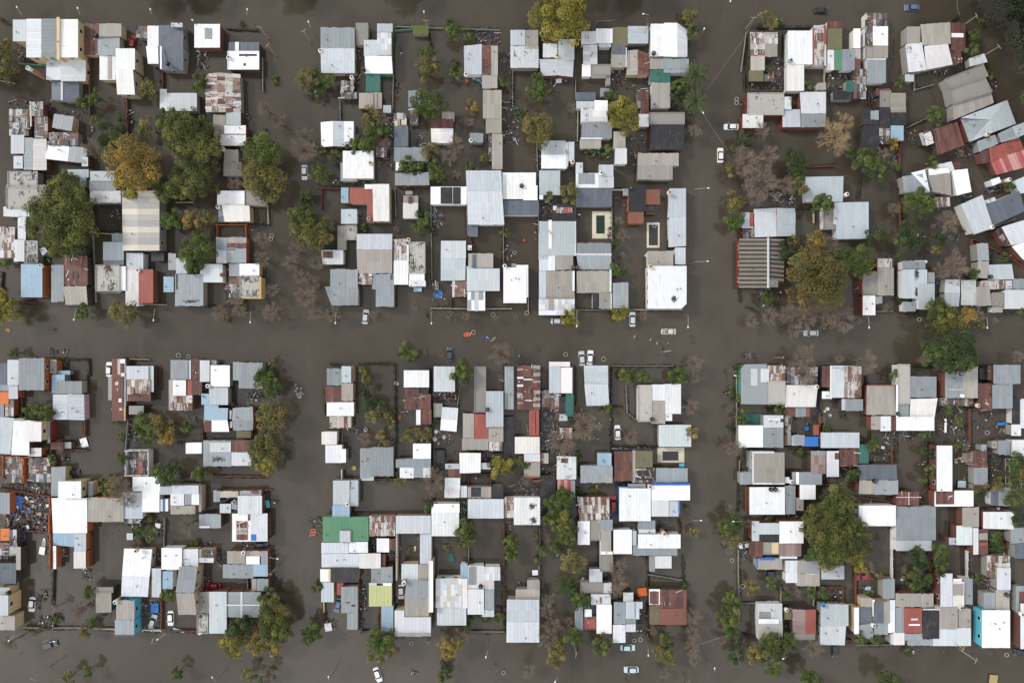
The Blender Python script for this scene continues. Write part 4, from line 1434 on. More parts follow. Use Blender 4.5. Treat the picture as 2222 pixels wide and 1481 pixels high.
h r small white shed tangled in red poles|wf2.9 310 225 418 345|rf2.8 418 230 472 325
h r white slanted roof joined to slate twin sheds|wf3.3 155 355 345 485|rf2.7 345 360 385 470|gf3.2 262 470 345 620|gf3.2 345 472 448 620|Pw 245 612 310 640|Pw 365 612 440 638
h g lime green roof with lighter kite shaped patch|Lf3.4 242 635 442 815|wf3.5 242 612 310 636|wf3.5 366 612 440 636
h g long sky blue corrugated strip near willow|uf3.2 350 808 455 1040
h g cratered dull grey shed with red rust spots|gf3.2 0 645 145 870|gf3.1 52 870 145 1015|Pr 90 800 125 820|Pr 40 775 80 785
h b large white walled compound roof with upper slate gable|lf3.9 525 448 670 588|bf3.9 672 450 775 588|ln3.6 685 185 785 185 785 448 685 448|gn5.2 570 590 775 590 770 745 552 745|bs5.2 552 745 765 745 765 905 555 905|wf4.6 465 850 550 1050|wf4.6 550 908 780 1050|Wf5.6 765 420 797 860|bf5 465 1050 780 1075|Tw 545 615|bf3 475 185 490 590
h w twin great white roofs with faint tile lines|qf4 822 573 1050 825|wf3.9 1050 575 1098 830|lf3.6 833 825 1088 980|uf3.2 1037 447 1098 575|Pg 1052 600 1075 675|Pu 833 830 868 980
h w cream stepped roof with glass panel and palm fringe|wf3.6 1100 462 1242 660|Pg 1108 470 1175 628|qf3.6 1242 472 1383 590|qf3.6 1242 590 1330 665|wf3.7 1098 665 1242 885|gf3.4 1248 642 1330 845|wf3.4 1225 848 1330 905|Tk 1212 648|Pb 1100 668 1240 720
h g tall thin white roof at palm lane end|lf3.8 1440 755 1722 755 1722 950 1438 950|ls3.8 1438 950 1722 950 1722 1128 1436 1128
t g 1070 130 95
t g 1110 240 60
t g 1030 275 28
t y 915 300 30
t g 370 1110 120
t y 320 1230 90
t y 430 1180 80
t G 320 1100 90
t o 960 1140 110
t b 1040 1100 100
t o 920 1190 80
t g 900 1400 65
t d 920 1340 50
t p 1070 920 45
t g 1150 910 35
t g 1240 920 35
t g 1370 910 40
t g 1470 270 55
t g 1475 370 65
t y 610 330 30
t b 1340 1370 35
t d 1100 1000 40
t d 1110 440 30
f b 482 190 480 590
f g 790 210 795 420
f g 1108 300 1110 440
f r 1415 100 1415 900
f k 1420 900 1420 1050
f r 345 815 345 1030
f r 155 500 152 1020
f r 450 620 450 810
f g 1110 1035 1420 1040
f k 180 1025 240 1025
f r 0 10 780 15
f r 800 450 800 640
l 1258 1255 1275 1200
c w 90 520 690
c w 109 318 1410
R 612 1135
R 1410 1390
R 505 310
D 235 165 320 340 30
D 155 610 215 860 50
D 480 760 545 840 14
D 640 190 690 230 8
D 1420 0 1481 170 20
D 160 920 200 1010 8
D 390 780 450 810 10
D 600 1380 660 1400 5
D 1220 880 1330 930 12
D 0 610 60 660 4
D 380 350 460 470 14
D 750 1095 770 1125 3
x 930 355 980 430 E
x 632 295 650 335 w
@1110 1111
h k cream brown roofs with slate cap in the alley|wf3.3 575 75 680 280|cf3.1 680 68 770 240|gf3.4 770 60 878 158|bf3.4 778 158 865 338|wf3.2 765 155 778 480|wf3.3 778 338 878 365|cf3.1 770 368 878 508
h g small spotted pale huts ringed by bare trees|wf3 675 490 788 605|cf2.9 600 605 790 695|sf2.8 790 610 870 700
h w pale blue oblong roof below blue edged building|wf3.5 885 150 1045 360|lf3.2 1048 160 1085 288|gf3.2 1105 68 1248 145|wf3.1 1105 145 1250 180
h w wide pinkish white roof laid over a grey one|wf3.8 1098 190 1468 312|gf3.4 1055 292 1440 375|Tb 1325 185
h k small white awning with grey side panel|wf2.7 1245 378 1390 485|gf2.8 1195 378 1245 512
h k cross roofed shed with maroon skylight and orange half|rf3.1 1285 668 1520 830|wf3.2 1195 665 1288 800|Pr 1200 685 1278 795|of3 1290 832 1520 975|mf2.8 1198 805 1290 972|Pr 1440 832 1520 900
h w odd white roof with red framed openings|wf3.5 738 800 870 1052|wf3.3 690 710 862 800|rf3.1 697 725 737 795|Pt 697 725 737 795|wf3.3 635 840 697 905|kf3.1 697 808 737 878|rf3.2 628 912 738 1018|Pt 640 925 730 1005|Pt 765 735 785 790|gf3 555 830 622 1020
h k slate blue sheds beside white doorway roof|gf3.2 888 778 992 972|lf3.4 992 775 1070 922|gf3 992 922 1078 970|wf3.2 992 970 1078 1036|wf3.2 880 975 990 1130|lf3.2 1075 775 1138 835|lf3.1 1075 835 1110 925|sf2.9 970 695 1058 775|Pg 895 985 990 1130
h g grey paneled huts south of the white tub|bf2.9 135 585 245 668|bf2.9 35 668 245 750
t G 440 90 110
t G 480 170 110
t g 420 200 90
t g 330 60 60
t g 400 310 50
t y 540 430 110
t p 475 630 110
t g 580 760 90
t b 920 480 110
t b 930 600 110
t b 900 680 90
t b 320 760 90
t b 310 860 80
t b 360 980 110
t b 320 1100 120
t g 530 1070 90
t y 380 1250 90
t y 420 1160 80
t G 790 1150 95
t b 150 1370 80
t g 1340 1100 75
t y 1320 1210 100
t y 1370 1270 60
t g 10 340 60
t g 0 250 50
t g 230 400 35
t g 260 330 40
t g 225 200 25
t b 1230 1030 50
t b 1330 1400 60
t b 500 950 60
f r 245 110 245 560
f k 1185 370 1180 1060
f k 765 365 762 500
f k 1460 60 1465 190
f g 560 1155 562 1240
f g 1190 540 1480 590
f k 250 580 250 750
f g 1075 370 1300 372
f r 1180 1060 1190 1100
l 1188 1240 1185 1180
l 378 1468 400 1430
p 562 1240
c c 0 1010 1175
c c 0 1042 1368
R 1120 1103
R 1065 1110
b 1115 675 20 u
b 888 48 14 u
D 35 600 130 650 8
D 190 500 240 550 4
D 390 340 450 400 8
D 1090 650 1180 740 8
D 600 560 670 600 8
D 1090 830 1190 1040 30
D 980 1030 1150 1070 12
D 1260 70 1400 190 14
D 940 600 1000 650 5
x 180 500 230 545 w
x 1095 655 1175 725 o
@1480 1111
h r white roof with branch silhouettes beside slate bay|wf3.4 605 75 670 248|lf3.4 670 92 842 190|kf3.4 670 190 842 250|wf3.6 845 78 1055 268|Mf3.3 845 270 1035 380|wf3.2 848 380 1000 402|rf3.2 598 252 698 388|cf3.1 702 258 838 362|Py 780 262 838 358|Pi 605 140 655 225
h g flat beige canopy with blue lettered edge board|bf3 650 398 870 495|Uf3.1 670 396 808 414|Uf3.1 645 400 660 480
h w quilt of white and grey roofs west of oak|wf3.3 900 418 1002 528|wf3.3 900 528 1002 610|bf3.4 1002 418 1088 530|gf3.4 1088 420 1195 535|bf3.2 995 535 1195 640|lf3.2 1210 460 1408 580|Pw 1085 530 1195 538
h w big white roof with a dotted lower half|wn3.7 660 790 870 790 870 960 660 960|Pg 670 862 770 922|vs3.7 662 960 875 960 875 1118 665 1118|Pw 662 925 842 965
h k pinkish two tone gable in the bottom row|Mw3.6 960 838 1070 845 1070 1052 960 1045|te3.6 1070 845 1162 840 1162 1055 1070 1052|cf2.9 965 1050 1150 1100
h g tall silvery roof with notched middle seam|ln4 1205 793 1445 798 1445 985 1205 990|ws4 1200 990 1425 985 1412 1152 1198 1148|Tu 1228 808
h k low mossy pad with tank between gables|mf2.2 885 828 958 930|Tw 910 848
t G 1200 120 170
t G 1300 280 180
t g 1180 300 120
t y 1270 400 110
t y 1380 350 110
t G 1350 60 150
t g 420 90 100
t y 430 220 90
t y 105 170 40
t y 600 640 80
t g 775 610 55
t g 430 680 40
t g 430 780 85
t G 420 880 110
t g 440 1010 80
t b 340 1110 60
t d 455 1220 85
t o 620 1240 75
t G 770 1180 120
t g 900 1150 90
t g 780 1340 90
t b 1140 1180 110
t b 95 900 90
t b 90 1050 90
t b 80 1180 100
t b 110 1280 70
t g 1230 700 50
t g 1120 700 60
t g 900 690 40
t b 1000 700 50
t g 1100 1460 110
t g 20 640 35
t b 580 100 60
t g 750 50 35
t b 410 335 45
t g 750 1100 70
t g 920 1080 50
t b 50 1460 35
t b 990 1130 50
f g 490 330 500 960
f r 1210 655 1400 655
f r 1400 655 1402 780
f g 860 650 860 780
f k 10 380 8 1000
f r 1210 780 1400 780
f k 520 1050 640 1085
f g 1160 640 1145 810
f g 520 790 650 790
f k 880 790 960 795
f k 640 770 860 775
f r 1420 1105 1481 1118
l 165 70 95 70
l 445 78 520 78
l 878 1268 905 1250
l 283 1353 283 1380
c w 10 560 283
c k 0 778 530
c k 93 1328 1192
R 525 640
R 432 415
b 1375 690 12 w
b 910 848 18 w
D 1290 660 1400 760 12
D 690 400 860 440 5
D 880 820 960 1040 10
D 505 330 590 400 10
D 660 80 850 100 8
D 870 20 1000 70 12
D 1440 380 1480 420 8
k 160 1145 400 1070
@1852 1111
h r clay red canopy wedged amid tan and slate bays|tf3.9 440 830 595 1045|Pw 500 920 560 935|Pw 480 968 578 982|kf4 600 848 745 1095|wf3.9 600 835 750 860|wf3.8 745 848 750 1105|gf3.7 368 822 440 1045|bf3.6 365 702 590 820|bf3.5 600 705 695 825|lf3.5 590 712 603 825
h g white step and slate porch at the street|wf3.6 345 1042 443 1150|lf3.5 320 1055 352 1145|gf3.5 445 1050 600 1110|gf3.3 470 1100 690 1155
h w broad pale blue roof with tan upper slab|wf3.5 690 1000 1020 1158|lf3.5 752 1010 895 1040|bf3.8 712 812 905 1012|bf3.7 915 835 1020 1000|gf3.5 1035 575 960 570 965 800 1035 800|Tb 935 828
h r tallest cream tower roof with brick west wall|wf4.6 755 530 860 818|wf4.3 860 600 962 815|Pb 865 620 955 720|Tk 778 545|wf4.2 865 575 940 600
h y yellow walled slate roof group at street corner|bf3.4 65 740 165 820|dw3.6 40 825 150 820 170 965 50 970|gs3.6 55 975 155 965 175 1060 165 1098 40 1095|wf3.8 165 755 185 900|df3.9 175 778 260 958|bf3.7 260 775 315 960|wf3.6 315 760 362 950|wf3.4 300 950 362 1045|gf3.4 180 960 300 1060|wf3.7 5 825 48 1055|Tw 175 982
h g narrow grey shed above the yellow wall|gf3.3 255 578 358 750
h q long spotless white roof with sky blue fence|wf4 1115 848 1360 1175
h g mossy board roof leading to white cube|zf3 1158 375 1360 565|mf3 1175 420 1350 450|wf3.5 1245 482 1365 672|gf3.2 1132 695 1232 840|bf3.2 1235 672 1355 848|Tk 1340 720
h r red and cream slat roof with bright side strip|Rf3 1085 145 1168 365|wf3.3 1040 135 1085 365|Pb 1090 180 1165 235|Pt 1090 262 1165 290
h g slate blocks at the right frame edge|gf3.3 1365 130 1500 265|df3.2 1400 268 1500 400|gf3 1410 640 1481 870|rf3.1 1440 690 1481 790
h r white roof sliver above black car at edge|wf3.6 1450 790 1540 1185|Tw 1465 885
t G 40 260 120
t Y 40 420 90
t G 20 120 100
t b 120 480 90
t g 740 340 85
t g 740 450 75
t d 540 400 110
t g 490 600 85
t g 600 560 75
t d 600 640 60
t p 1240 300 80
t g 1220 200 60
t g 470 1215 32
t g 300 1470 110
t g 200 1090 50
t g 50 1090 55
t d 1430 50 80
t b 430 500 50
t y 230 530 40
t g 570 480 40
t g 1190 700 25
t g 1060 560 30
t g 130 700 30
t d 650 160 25
f r 20 490 25 810
f w 340 150 340 570
f w 995 340 995 560
f r 665 350 668 640
f k 20 480 10 500
f k 1390 600 1375 850
f k 365 690 690 690
f r 1360 150 1340 300
f k 820 80 820 260
f k 950 290 955 560
f g 40 1155 320 1150
f k 1380 1160 1400 1170
p 960 1190
p 1070 1290
c k 0 1465 1215
c r 5 90 562
b 395 212 16 w
b 612 490 16 e
b 160 690 14 g
b 420 583 10 w
R 70 500
R 1328 1235
k 880 1160 1100 1300
D 40 560 160 590 14
D 80 640 160 730 18
D 1160 580 1240 690 40
D 150 190 220 240 8
D 560 470 650 540 8
D 590 650 690 710 12
D 1100 560 1160 650 8
D 1140 450 1160 560 6
D 1160 750 1230 840 5
D 650 380 700 560 8
x 1180 1410 1250 1500 n
x 505 1200 527 1228 l
x 100 645 150 675 l
@@
m 1378 730 e
m 1412 736 w
m 1429 731 k
m 1426 744 w
m 1452 744 a
m 1501 730 k
m 1505 742 k
m 1444 771 k
m 1824 734 k
m 1820 742 k
m 1904 740 k
m 115 715 b
m 641 835 w
m 639 848 w
m 652 849 y
m 1059 732 w
m 1067 739 w
m 1169 759 k
m 1127 772 w
m 2050 1416 k
m 1866 1414 k
m 1873 1409 k
m 1384 1469 k
m 1359 1476 k
m 1491 1477 k
B y 18 716
B n 1072 734
B g 648 852
H 596 1090
h b long rust red and cream stack at block corner|gf3.4 709 799 741 836|lf3.4 741 794 762 830|rf3.2 762 794 767 830|rf3.4 706 838 741 872|bf3.5 741 831 766 870|wf3.3 709 872 768 902|Rf2.9 715 903 762 928|Pb 722 845 728 858
t y 790 806 9
h w wide pale roof with torn shed on its right|lf3.4 1015 1082 1093 1124|zf2.9 1094 1078 1120 1122|Pk 1018 1080 1026 1087
"""
# ---------------------------------------------------------------- roof colours: code -> (tint list, rust, mould, per-sheet spread, finish)
W_ = (.80, .82, .85)
ROOF = {
 'w': ([(.77, .79, .81), (.66, .69, .72), (.83, .85, .86), (.56, .59, .62), (.86, .87, .88), (.70, .69, .67)], .03, .10, .05, 'sheet'), 'l': ([(.52, .565, .60), (.46, .51, .545)], .03, .08, .05, 'sheet'),
 'g': ([(.29, .325, .345), (.25, .28, .30)], .04, .16, .07, 'sheet'), 'd': ([(.115, .135, .165)], .03, .10, .10, 'sheet'),
 'b': ([(.36, .335, .30), (.32, .30, .27)], .06, .20, .08, 'sheet'), 'r': ([(.13, .055, .045), (.16, .07, .055), (.10, .05, .045)], .45, .15, .18, 'sheet'),
 't': ([(.31, .09, .07)], .10, .12, .08, 'sheet'), 'T': ([(.42, .13, .12), (.48, .25, .24), (.36, .09, .09)], .25, .12, .2, 'sheet'),
 'e': ([(.035, .13, .11)], .0, .15, .08, 'tarp'), 'E': ([(.02, .12, .10)], 0, .1, .05, 'tarp'),
 'u': ([(.30, .43, .54)], .02, .06, .06, 'sheet'), 'U': ([(.03, .16, .50)], 0, .05, .04, 'tarp'),
 'k': ([(.028, .028, .032)], .03, .05, .15, 'tarp'), 'y': ([(.62, .50, .30)], .05, .12, .05, 'slab'),
 'Y': ([(.70, .45, .12)], .05, .10, .04, 'slab'), 'L': ([(.48, .51, .24)], .02, .06, .02, 'sheet'),
 'c': ([(.27, .26, .24)], .08, .45, .1, 'slab'), 'm': ([(.15, .14, .085)], .12, .45, .12, 'slab'),
 'v': ([(.43, .42, .39)], .15, .58, .08, 'slab'), 's': ([(.64, .66, .68), (.58, .6, .61)], .14, .50, .06, 'sheet'),
 'O': ([(.62, .17, .04)], .05, .12, .06, 'paint'), 'G': ([(.10, .24, .14)], .02, .12, .04, 'sheet'),
 'o': ([(.20, .085, .055)], .12, .15, .06, 'paint'), 'C': ([(.10, .48, .62)], 0, .1, .04, 'paint'),
 'z': ([(.54, .54, .53), (.46, .43, .40), (.58, .58, .59), (.30, .20, .165), (.50, .47, .43)], .85, .45, .1, 'sheet'),
 'j': ([(.10, .10, .11), (.20, .20, .21), (.06, .055, .05), (.42, .43, .45), (.15, .09, .07), (.28, .27, .25), (.09, .09, .10)], .35, .45, .2, 'sheet'),
 'q': ([(.62, .65, .69), (.50, .54, .58), (.70, .71, .72), (.55, .52, .48)], .06, .14, .05, 'sheet'),
 'x': ([(.52, .60, .68), (.60, .56, .46)], .04, .1, .05, 'sheet'),
 'R': ([(.15, .065, .055), (.46, .42, .38), (.14, .06, .05), (.17, .08, .06)], .35, .2, .1, 'sheet'),
 'H': ([(.62, .58, .50), (.46, .44, .41), (.40, .39, .37)], .03, .14, .03, 'sheet'),
 'V': ([(.23, .205, .18), (.06, .05, .042)], .1, .35, .12, 'sheet'),
 'M': ([(.30, .22, .21), (.24, .17, .165)], .12, .15, .08, 'sheet'), 'W': ([(.88, .90, .92)], 0, .03, .02, 'slab'),
 'f': ([(.06, .085, .03), (.10, .12, .04)], .0, .3, .3, 'slab'), 'p': ([(.50, .48, .40)], .1, .3, .1, 'slab'),
 'X': ([(.82, .80, .80), (.42, .09, .05), (.80, .78, .77)], .35, .2, .05, 'slab'), 'S': ([(.80, .84, .88), (.06, .16, .30)], 0, .05, .02, 'sheet'),
 'Z': ([(.62, .42, .50)], 0, .1, .04, 'paint'),
}
WALL = {'y': ((.58, .46, .27), 'paint'), 'b': ((.46, .38, .28), 'slab'), 'r': ((.20, .075, .052), 'brick'), 'o': ((.50, .155, .05), 'brick'),
 'w': ((.66, .66, .64), 'slab'), 'g': ((.28, .27, .25), 'slab'), 'k': ((.07, .058, .05), 'slab'), 'l': ((.45, .55, .62), 'paint'),
 'e': ((.10, .28, .17), 'paint'), 'p': ((.62, .42, .50), 'paint'), 't': ((.22, .035, .028), 'paint'), 'q': ((.10, .46, .60), 'paint'), 'u': ((.03, .13, .42), 'paint')}
def jit(c, s):
    k = 1 + random.uniform(-s, s); return tuple(max(0.004, min(.92, x * k * (1 + random.uniform(-s, s) * .15))) for x in c)
def lerp(a, b, t): return (a[0] + (b[0] - a[0]) * t, a[1] + (b[1] - a[1]) * t)
def panel(mb, mat, d, h, P, thick=.05, lay=None):
    """one roof plane from its four picture corners; returns z(px, py)"""
    tints, rust, mould, spread, fin = ROOF[mat]
    xs = [p[0] for p in P]; ys = [p[1] for p in P]; x0, x1, y0, y1 = min(xs), max(xs), min(ys), max(ys)
    span = (y1 - y0) if d in 'ns' else (x1 - x0)
    drop = min(1.1, span / S * .14) if d in 'nsew' else 0
    tx, ty = (random.uniform(-.012, .012), random.uniform(-.012, .012)) if lay is None else (0, 0)
    if lay is not None: zf = lay
    else:
        def zf(px, py):
            t = {'n': (y1 - py) / max(1, y1 - y0), 's': (py - y0) / max(1, y1 - y0), 'w': (x1 - px) / max(1, x1 - x0), 'e': (px - x0) / max(1, x1 - x0)}.get(d, 0)
            return h - drop * t + (px - x0) / S * tx + (py - y0) / S * ty
    if len(P) > 4:
        ps = [un(px, py, zf(px, py) + thick) for px, py in P]
        mb.prism(ps, lambda z: z - thick, jit(tints[0], spread), (rust, mould, 0)); return zf
    A, B, C, D = P
    along = d in 'nsf'                      # sheets run up and down the picture
    La = math.dist(A, B) / S; Lb = math.dist(A, D) / S
    wlen, llen = (La, Lb) if along else (Lb, La)
    old = fin == 'sheet' and mat in 'rzjsbgRVM'
    if fin == 'sheet':
        n = max(1, round(wlen / random.uniform(.8, 1.15))); k = max(1, round(llen / random.uniform(3.0, 4.6)))
        if mat in 'zj': k = max(k, round(llen / 2.2))
        if mat in 'q': k = max(k, round(llen / 1.8))
        if mat == 'X': n, k = max(2, n), max(3, round(llen / .9))
    else: n = k = 1
    if mat in 'HV': n = max(3, round(wlen / (.62 if mat == 'V' else 1.7))); k = 1
    gap = .012 if fin == 'sheet' else 0
    je = (.10 if old else .02) if fin == 'sheet' else 0
    if mat in 'wlgbs': tints = [jit(random.choice(tints), .10)]
    band = [random.choice(tints) for _ in range(k)]
    for i in range(n):
        rowt = tints[i % len(tints)] if mat in 'HVS' else None
        for j in range(k):
            s0, s1 = i / n + gap / wlen, (i + 1) / n - gap / wlen
            t0, t1 = j / k, (j + 1) / k
            if j == 0: t0 += random.uniform(-je, je) / llen
            if j == k - 1: t1 += random.uniform(-je, je) / llen
            qs = [(s0, t0), (s1, t0), (s1, t1), (s0, t1)]
            pts = []
            for (s_, t_) in qs:
                u, v = (s_, t_) if along else (t_, s_)
                pts.append(lerp(lerp(A, B, u), lerp(D, C, u), v))
            dz = random.uniform(0, .02) if fin == 'sheet' else 0
            top = [un(px, py, zf(px, py) + thick + dz) for px, py in pts]
            tint = rowt or (band[j] if mat in 'R' and random.random() < .8 else random.choice(tints))
            uv = [(i + (q[0] - i / n) * n if False else q[0] * wlen, q[1] * llen) for q in qs]
            mb.prism(top, lambda z: z - thick, jit(tint, spread), (rust * random.uniform(.5, 1.3), mould * random.uniform(.6, 1.25), 0), uv=uv)
    return zf
def shrink(P, m):
    cx = sum(p[0] for p in P) / len(P); cy = sum(p[1] for p in P) / len(P); o = []
    for x, y in P:
        dx, dy = x - cx, y - cy; L = math.hypot(dx, dy) or 1; k = max(.3, 1 - m / L); o.append((cx + dx * k, cy + dy * k))
    return o
USED = set()
HOUSES = []      # (cx, cy, bbox, label)
def near(px, py, skip=None):
    r = []
    for cx, cy, bb, lab in HOUSES:
        dx = max(bb[0] - px, 0, px - bb[2]); dy = max(bb[1] - py, 0, py - bb[3])
        r.append((math.hypot(dx, dy) + .02 * math.hypot(px - cx, py - cy), cx, cy, bb, lab))
    r.sort(); return r[:9]
def place(prefix, px, py):
    """a label that names the nearest house this thing can be found beside"""
    opts = []
    for k, (dd, cx, cy, bb, lab) in enumerate(near(px, py)):
        rel = []
        if py < bb[1]: rel.append('just above')
        elif py > bb[3]: rel.append('just below')
        if px < bb[0] or px > bb[2]: rel.append('beside')
        if not rel: rel.append('hard against')
        if k == 0 and len(rel) == 2 and abs(px - cx) > abs(py - cy): rel.reverse()
        opts += [(k * 1.0 + i * 1.5, r, lab) for i, r in enumerate(rel)]
    opts.sort(key=lambda o: o[0])
    for _, r, lab in opts:
        s = f'{prefix} {r} the {lab}'
        if s not in USED and len(s.split()) <= 16: USED.add(s); return s
    for sz in ('slightly', 'rather', 'fairly'):
        s = f'{sz} {prefix} {opts[0][1]} the {opts[0][2]}'
        if s not in USED and len(s.split()) <= 16: break
    USED.add(s); return s
# ---------------------------------------------------------------- read the survey
items = []; sc_, ox, oy = 4.0027, 0, 0
for ln in DATA.strip().split('\n'):
    ln = ln.strip()
    if not ln: continue
    if ln.startswith('@@'): sc_, ox, oy = 1.0, 0, 0; continue
    if ln[0] == '@': a = ln[1:].split(); sc_, ox, oy = 4.0027, int(a[0]), int(a[1]); continue
    items.append((ln, sc_, ox, oy))
def PX(v, it): return [(it[2] + float(v[i]) / it[1], it[3] + float(v[i + 1]) / it[1]) for i in range(0, len(v), 2)]
def pts4(v, it):
    if len(v) == 4:
        (a, b), (c, d) = PX(v, it); return [(a, b), (c, b), (c, d), (a, d)]
    p = PX(v, it)
    return p if len(p) >= 4 else p + [((p[2][0] + p[0][0]) / 2, (p[2][1] + p[0][1]) / 2)]
TANK = {'w': (.72, .72, .68), 'y': (.66, .58, .40), 'b': (.64, .56, .44), 'k': (.03, .03, .035), 'g': (.30, .33, .34), 'r': (.24, .12, .08), 'u': (.05, .25, .60)}
def make_house(it):
    ln = it[0]; head, *toks = ln.split('|'); wc = head.split()[1]; label = ' '.join(head.split()[2:])
    panels = []
    for tk in toks:
        a = tk.split(); panels.append((a[0], a[1:]))
    allp = [q for a, v in panels if len(a) > 2 for q in pts4(v, it)]
    cx = (min(p[0] for p in allp) + max(p[0] for p in allp)) / 2; cy = (min(p[1] for p in allp) + max(p[1] for p in allp)) / 2
    bb = (min(p[0] for p in allp), min(p[1] for p in allp), max(p[0] for p in allp), max(p[1] for p in allp))
    big = (bb[2] - bb[0]) * (bb[3] - bb[1]) / S / S
    nm, cat = ('house', 'house') if big > 55 and wc != 'k' else (('shack', 'shack') if big > 30 else ('shed', 'shed'))
    USED.add(label); HOUSES.append((cx, cy, bb, label))
    org = un(cx, cy, 0); root = empty(nm, org, label, cat, 'houses and sheds standing in the flood')
    walls = {}; lastz = None; lastroof = None; seam = None
    for a, v in panels:
        if len(a) == 2 and a[0] == 'T': continue
        if len(a) == 2:
            P = pts4(v, it); mb = MB()
            if a[1] == 'i':                                    # dead twigs and leaves blown onto the roof
                for _ in range(70):
                    u_, v_ = random.gauss(.5, .2), random.gauss(.5, .2); c = lerp(lerp(P[0], P[1], u_), lerp(P[3], P[2], u_), v_); z = lastz(*c) + .07; X, Y, _ = un(c[0], c[1], z)
                    mb.box(X, Y, z, random.uniform(.15, .6), random.uniform(.08, .25), .03, random.uniform(0, 3.1), jit((.045, .04, .035), .3))
                o = build(mb, 'dead_leaves', M['tarp'], lastroof or root, origin=org); o['kind'] = 'stuff'; continue
            panel(mb, a[1], 'c' if a[1] in 'k' else 'f', 0, P, .06 if a[1] != 'k' else .03, lay=lambda x, y, z=lastz: z(x, y) + .075)
            build(mb, 'roof_patch', M[ROOF[a[1]][4]], lastroof or root, origin=org); continue
        m = re.match(r'(.)(.)([\d.]+)(?:=(.))?$', a); mat, d, h, wo = m.group(1), m.group(2), float(m.group(3)), m.group(4)
        P = pts4(v, it); mb = MB(); lastz = zf = panel(mb, mat, d, h, P)
        lastroof = build(mb, 'roof', M[ROOF[mat][4]], root, origin=org)
        if h > 1.2:
            Q = shrink(P, 2.0); W = walls.setdefault(wo or wc, MB()); wt, wm = WALL[wo or wc]
            W.prism([un(x, y, zf(x, y) - .03) for x, y in Q], -.8, jit(wt, .08), (.08, .35, 0), 0, mtop=1)
            if h > 3.9:                                        # windows on the sides a low viewer sees
                for i in range(len(Q)):
                    p, q = Q[i], Q[(i + 1) % len(Q)]; L = math.dist(p, q) / S
                    if L < 4: continue
                    n = int(L // 3.6)
                    for j in range(n):
                        s = (j + .5) / n; c = lerp(p, q, s); z = zf(*c)
                        X, Y, _ = un(c[0], c[1], z); ax = un(*p, z); bx = un(*q, z); ang = math.atan2(bx[1] - ax[1], bx[0] - ax[0])
                        wb = MB(); wb.box(X, Y, z - 2.0, 1.25, .10, 1.15, ang, tint=(.7, .7, .68), mi=0)
                        fr = build(wb, 'window', [M['paint']], root, origin=org)
                        pb = MB(); pb.box(X, Y, z - 1.93, 1.05, .13, 1.0, ang); build(pb, 'pane', M['glass'], fr, origin=org)
        if mat in 'cvW' and d == 'f' and h > 2.4 and big > 30:     # low parapet round a slab roof
            pb = MB()
            for i in range(len(P)):
                p, q = P[i], P[(i + 1) % len(P)]; z = zf((p[0] + q[0]) / 2, (p[1] + q[1]) / 2)
                ax = un(*p, z); bx = un(*q, z); L = math.dist(ax, bx)
                pb.box((ax[0] + bx[0]) / 2, (ax[1] + bx[1]) / 2, z + .01, L, .16, .28, math.atan2(bx[1] - ax[1], bx[0] - ax[0]), jit(ROOF[mat][0][0], .1), (0, mould_of(mat), 0))
            build(pb, 'parapet', M['slab'], root, origin=org)
        if mat in 'jz' or (mat in 'rR' and random.random() < .5):    # planks, bricks and scrap weighing old sheets down
            sb = MB(); area = abs((P[2][0] - P[0][0]) * (P[2][1] - P[0][1])) / S / S
            for _ in range(int(area * (.9 if mat == 'j' else .35)) + 1):
                u, v_ = random.random(), random.random(); c = lerp(lerp(P[0], P[1], u), lerp(P[3], P[2], u), v_); z = zf(*c) + .08
                X, Y, _ = un(c[0], c[1], z); L = random.choice([.25, .3, .5, 1.2, 2.0])
                sb.box(X, Y, z, L, random.uniform(.1, .3), .09, random.choice([0, 1.57]) + random.uniform(-.4, .4), random.choice([(.62, .62, .6), (.10, .08, .07), (.30, .11, .07), (.35, .30, .24), (.04, .04, .045)]), (.2, .3, 0))
            o = build(sb, 'scrap_load', M['slab'], lastroof, origin=org)
            if o: o['kind'] = 'stuff'
    if big > 70:
        for _ in range(random.randint(1, 3)):                  # flues poking through the sheets
            a_, v_ = random.choice([q for q in panels if len(q[0]) > 2]); P = pts4(v_, it); u_, w_ = random.uniform(.2, .8), random.uniform(.2, .8); c = lerp(lerp(P[0], P[1], u_), lerp(P[3], P[2], u_), w_)
            z = float(re.match(r'..([\d.]+)', a_).group(1)); X, Y, _ = un(c[0], c[1], z); vb = MB(); vb.lathe(X, Y, [(.09, z - .9), (.09, z + .45), (.2, z + .5), (0, z + .6)], 8, (.10, .10, .10)); build(vb, 'flue', M['slab'], root, origin=org)
    for c, W in walls.items(): build(W, 'wall', [M[WALL[c][1]], M['under']], root, origin=org)
    for a, v in panels:
        if a[0] != 'T' or len(a) > 2: continue
        (px, py), = PX(v, it); z = None; best = 1e9
        for a2, v2 in panels:
            if len(a2) == 2: continue
            P = pts4(v2, it); bx = (min(p[0] for p in P), min(p[1] for p in P), max(p[0] for p in P), max(p[1] for p in P))
            dd = max(bx[0] - px, 0, px - bx[2]) + max(bx[1] - py, 0, py - bx[3])
            if dd < best: best = dd; z = float(re.match(r'..([\d.]+)', a2).group(1))
        z = z + .1; tcl = TANK[a[1]]; tb = MB(); X, Y, _ = un(px, py, z + .9)
        tb.lathe(X, Y, [(.5, z - .6 if best > 0 else z), (.62, z + .15), (.62, z + .85), (.5, z + 1.02), (.3, z + 1.1), (.29, z + 1.1)], 16, jit(tcl, .05), (0, .25, 0))
        if best > 0: tb.box(X, Y, -.6, 1.0, 1.0, z, 0, (.35, .2, .14), (0, .3, 0))
        tk = build(tb, 'water_tank', M['slab'], root, origin=org)
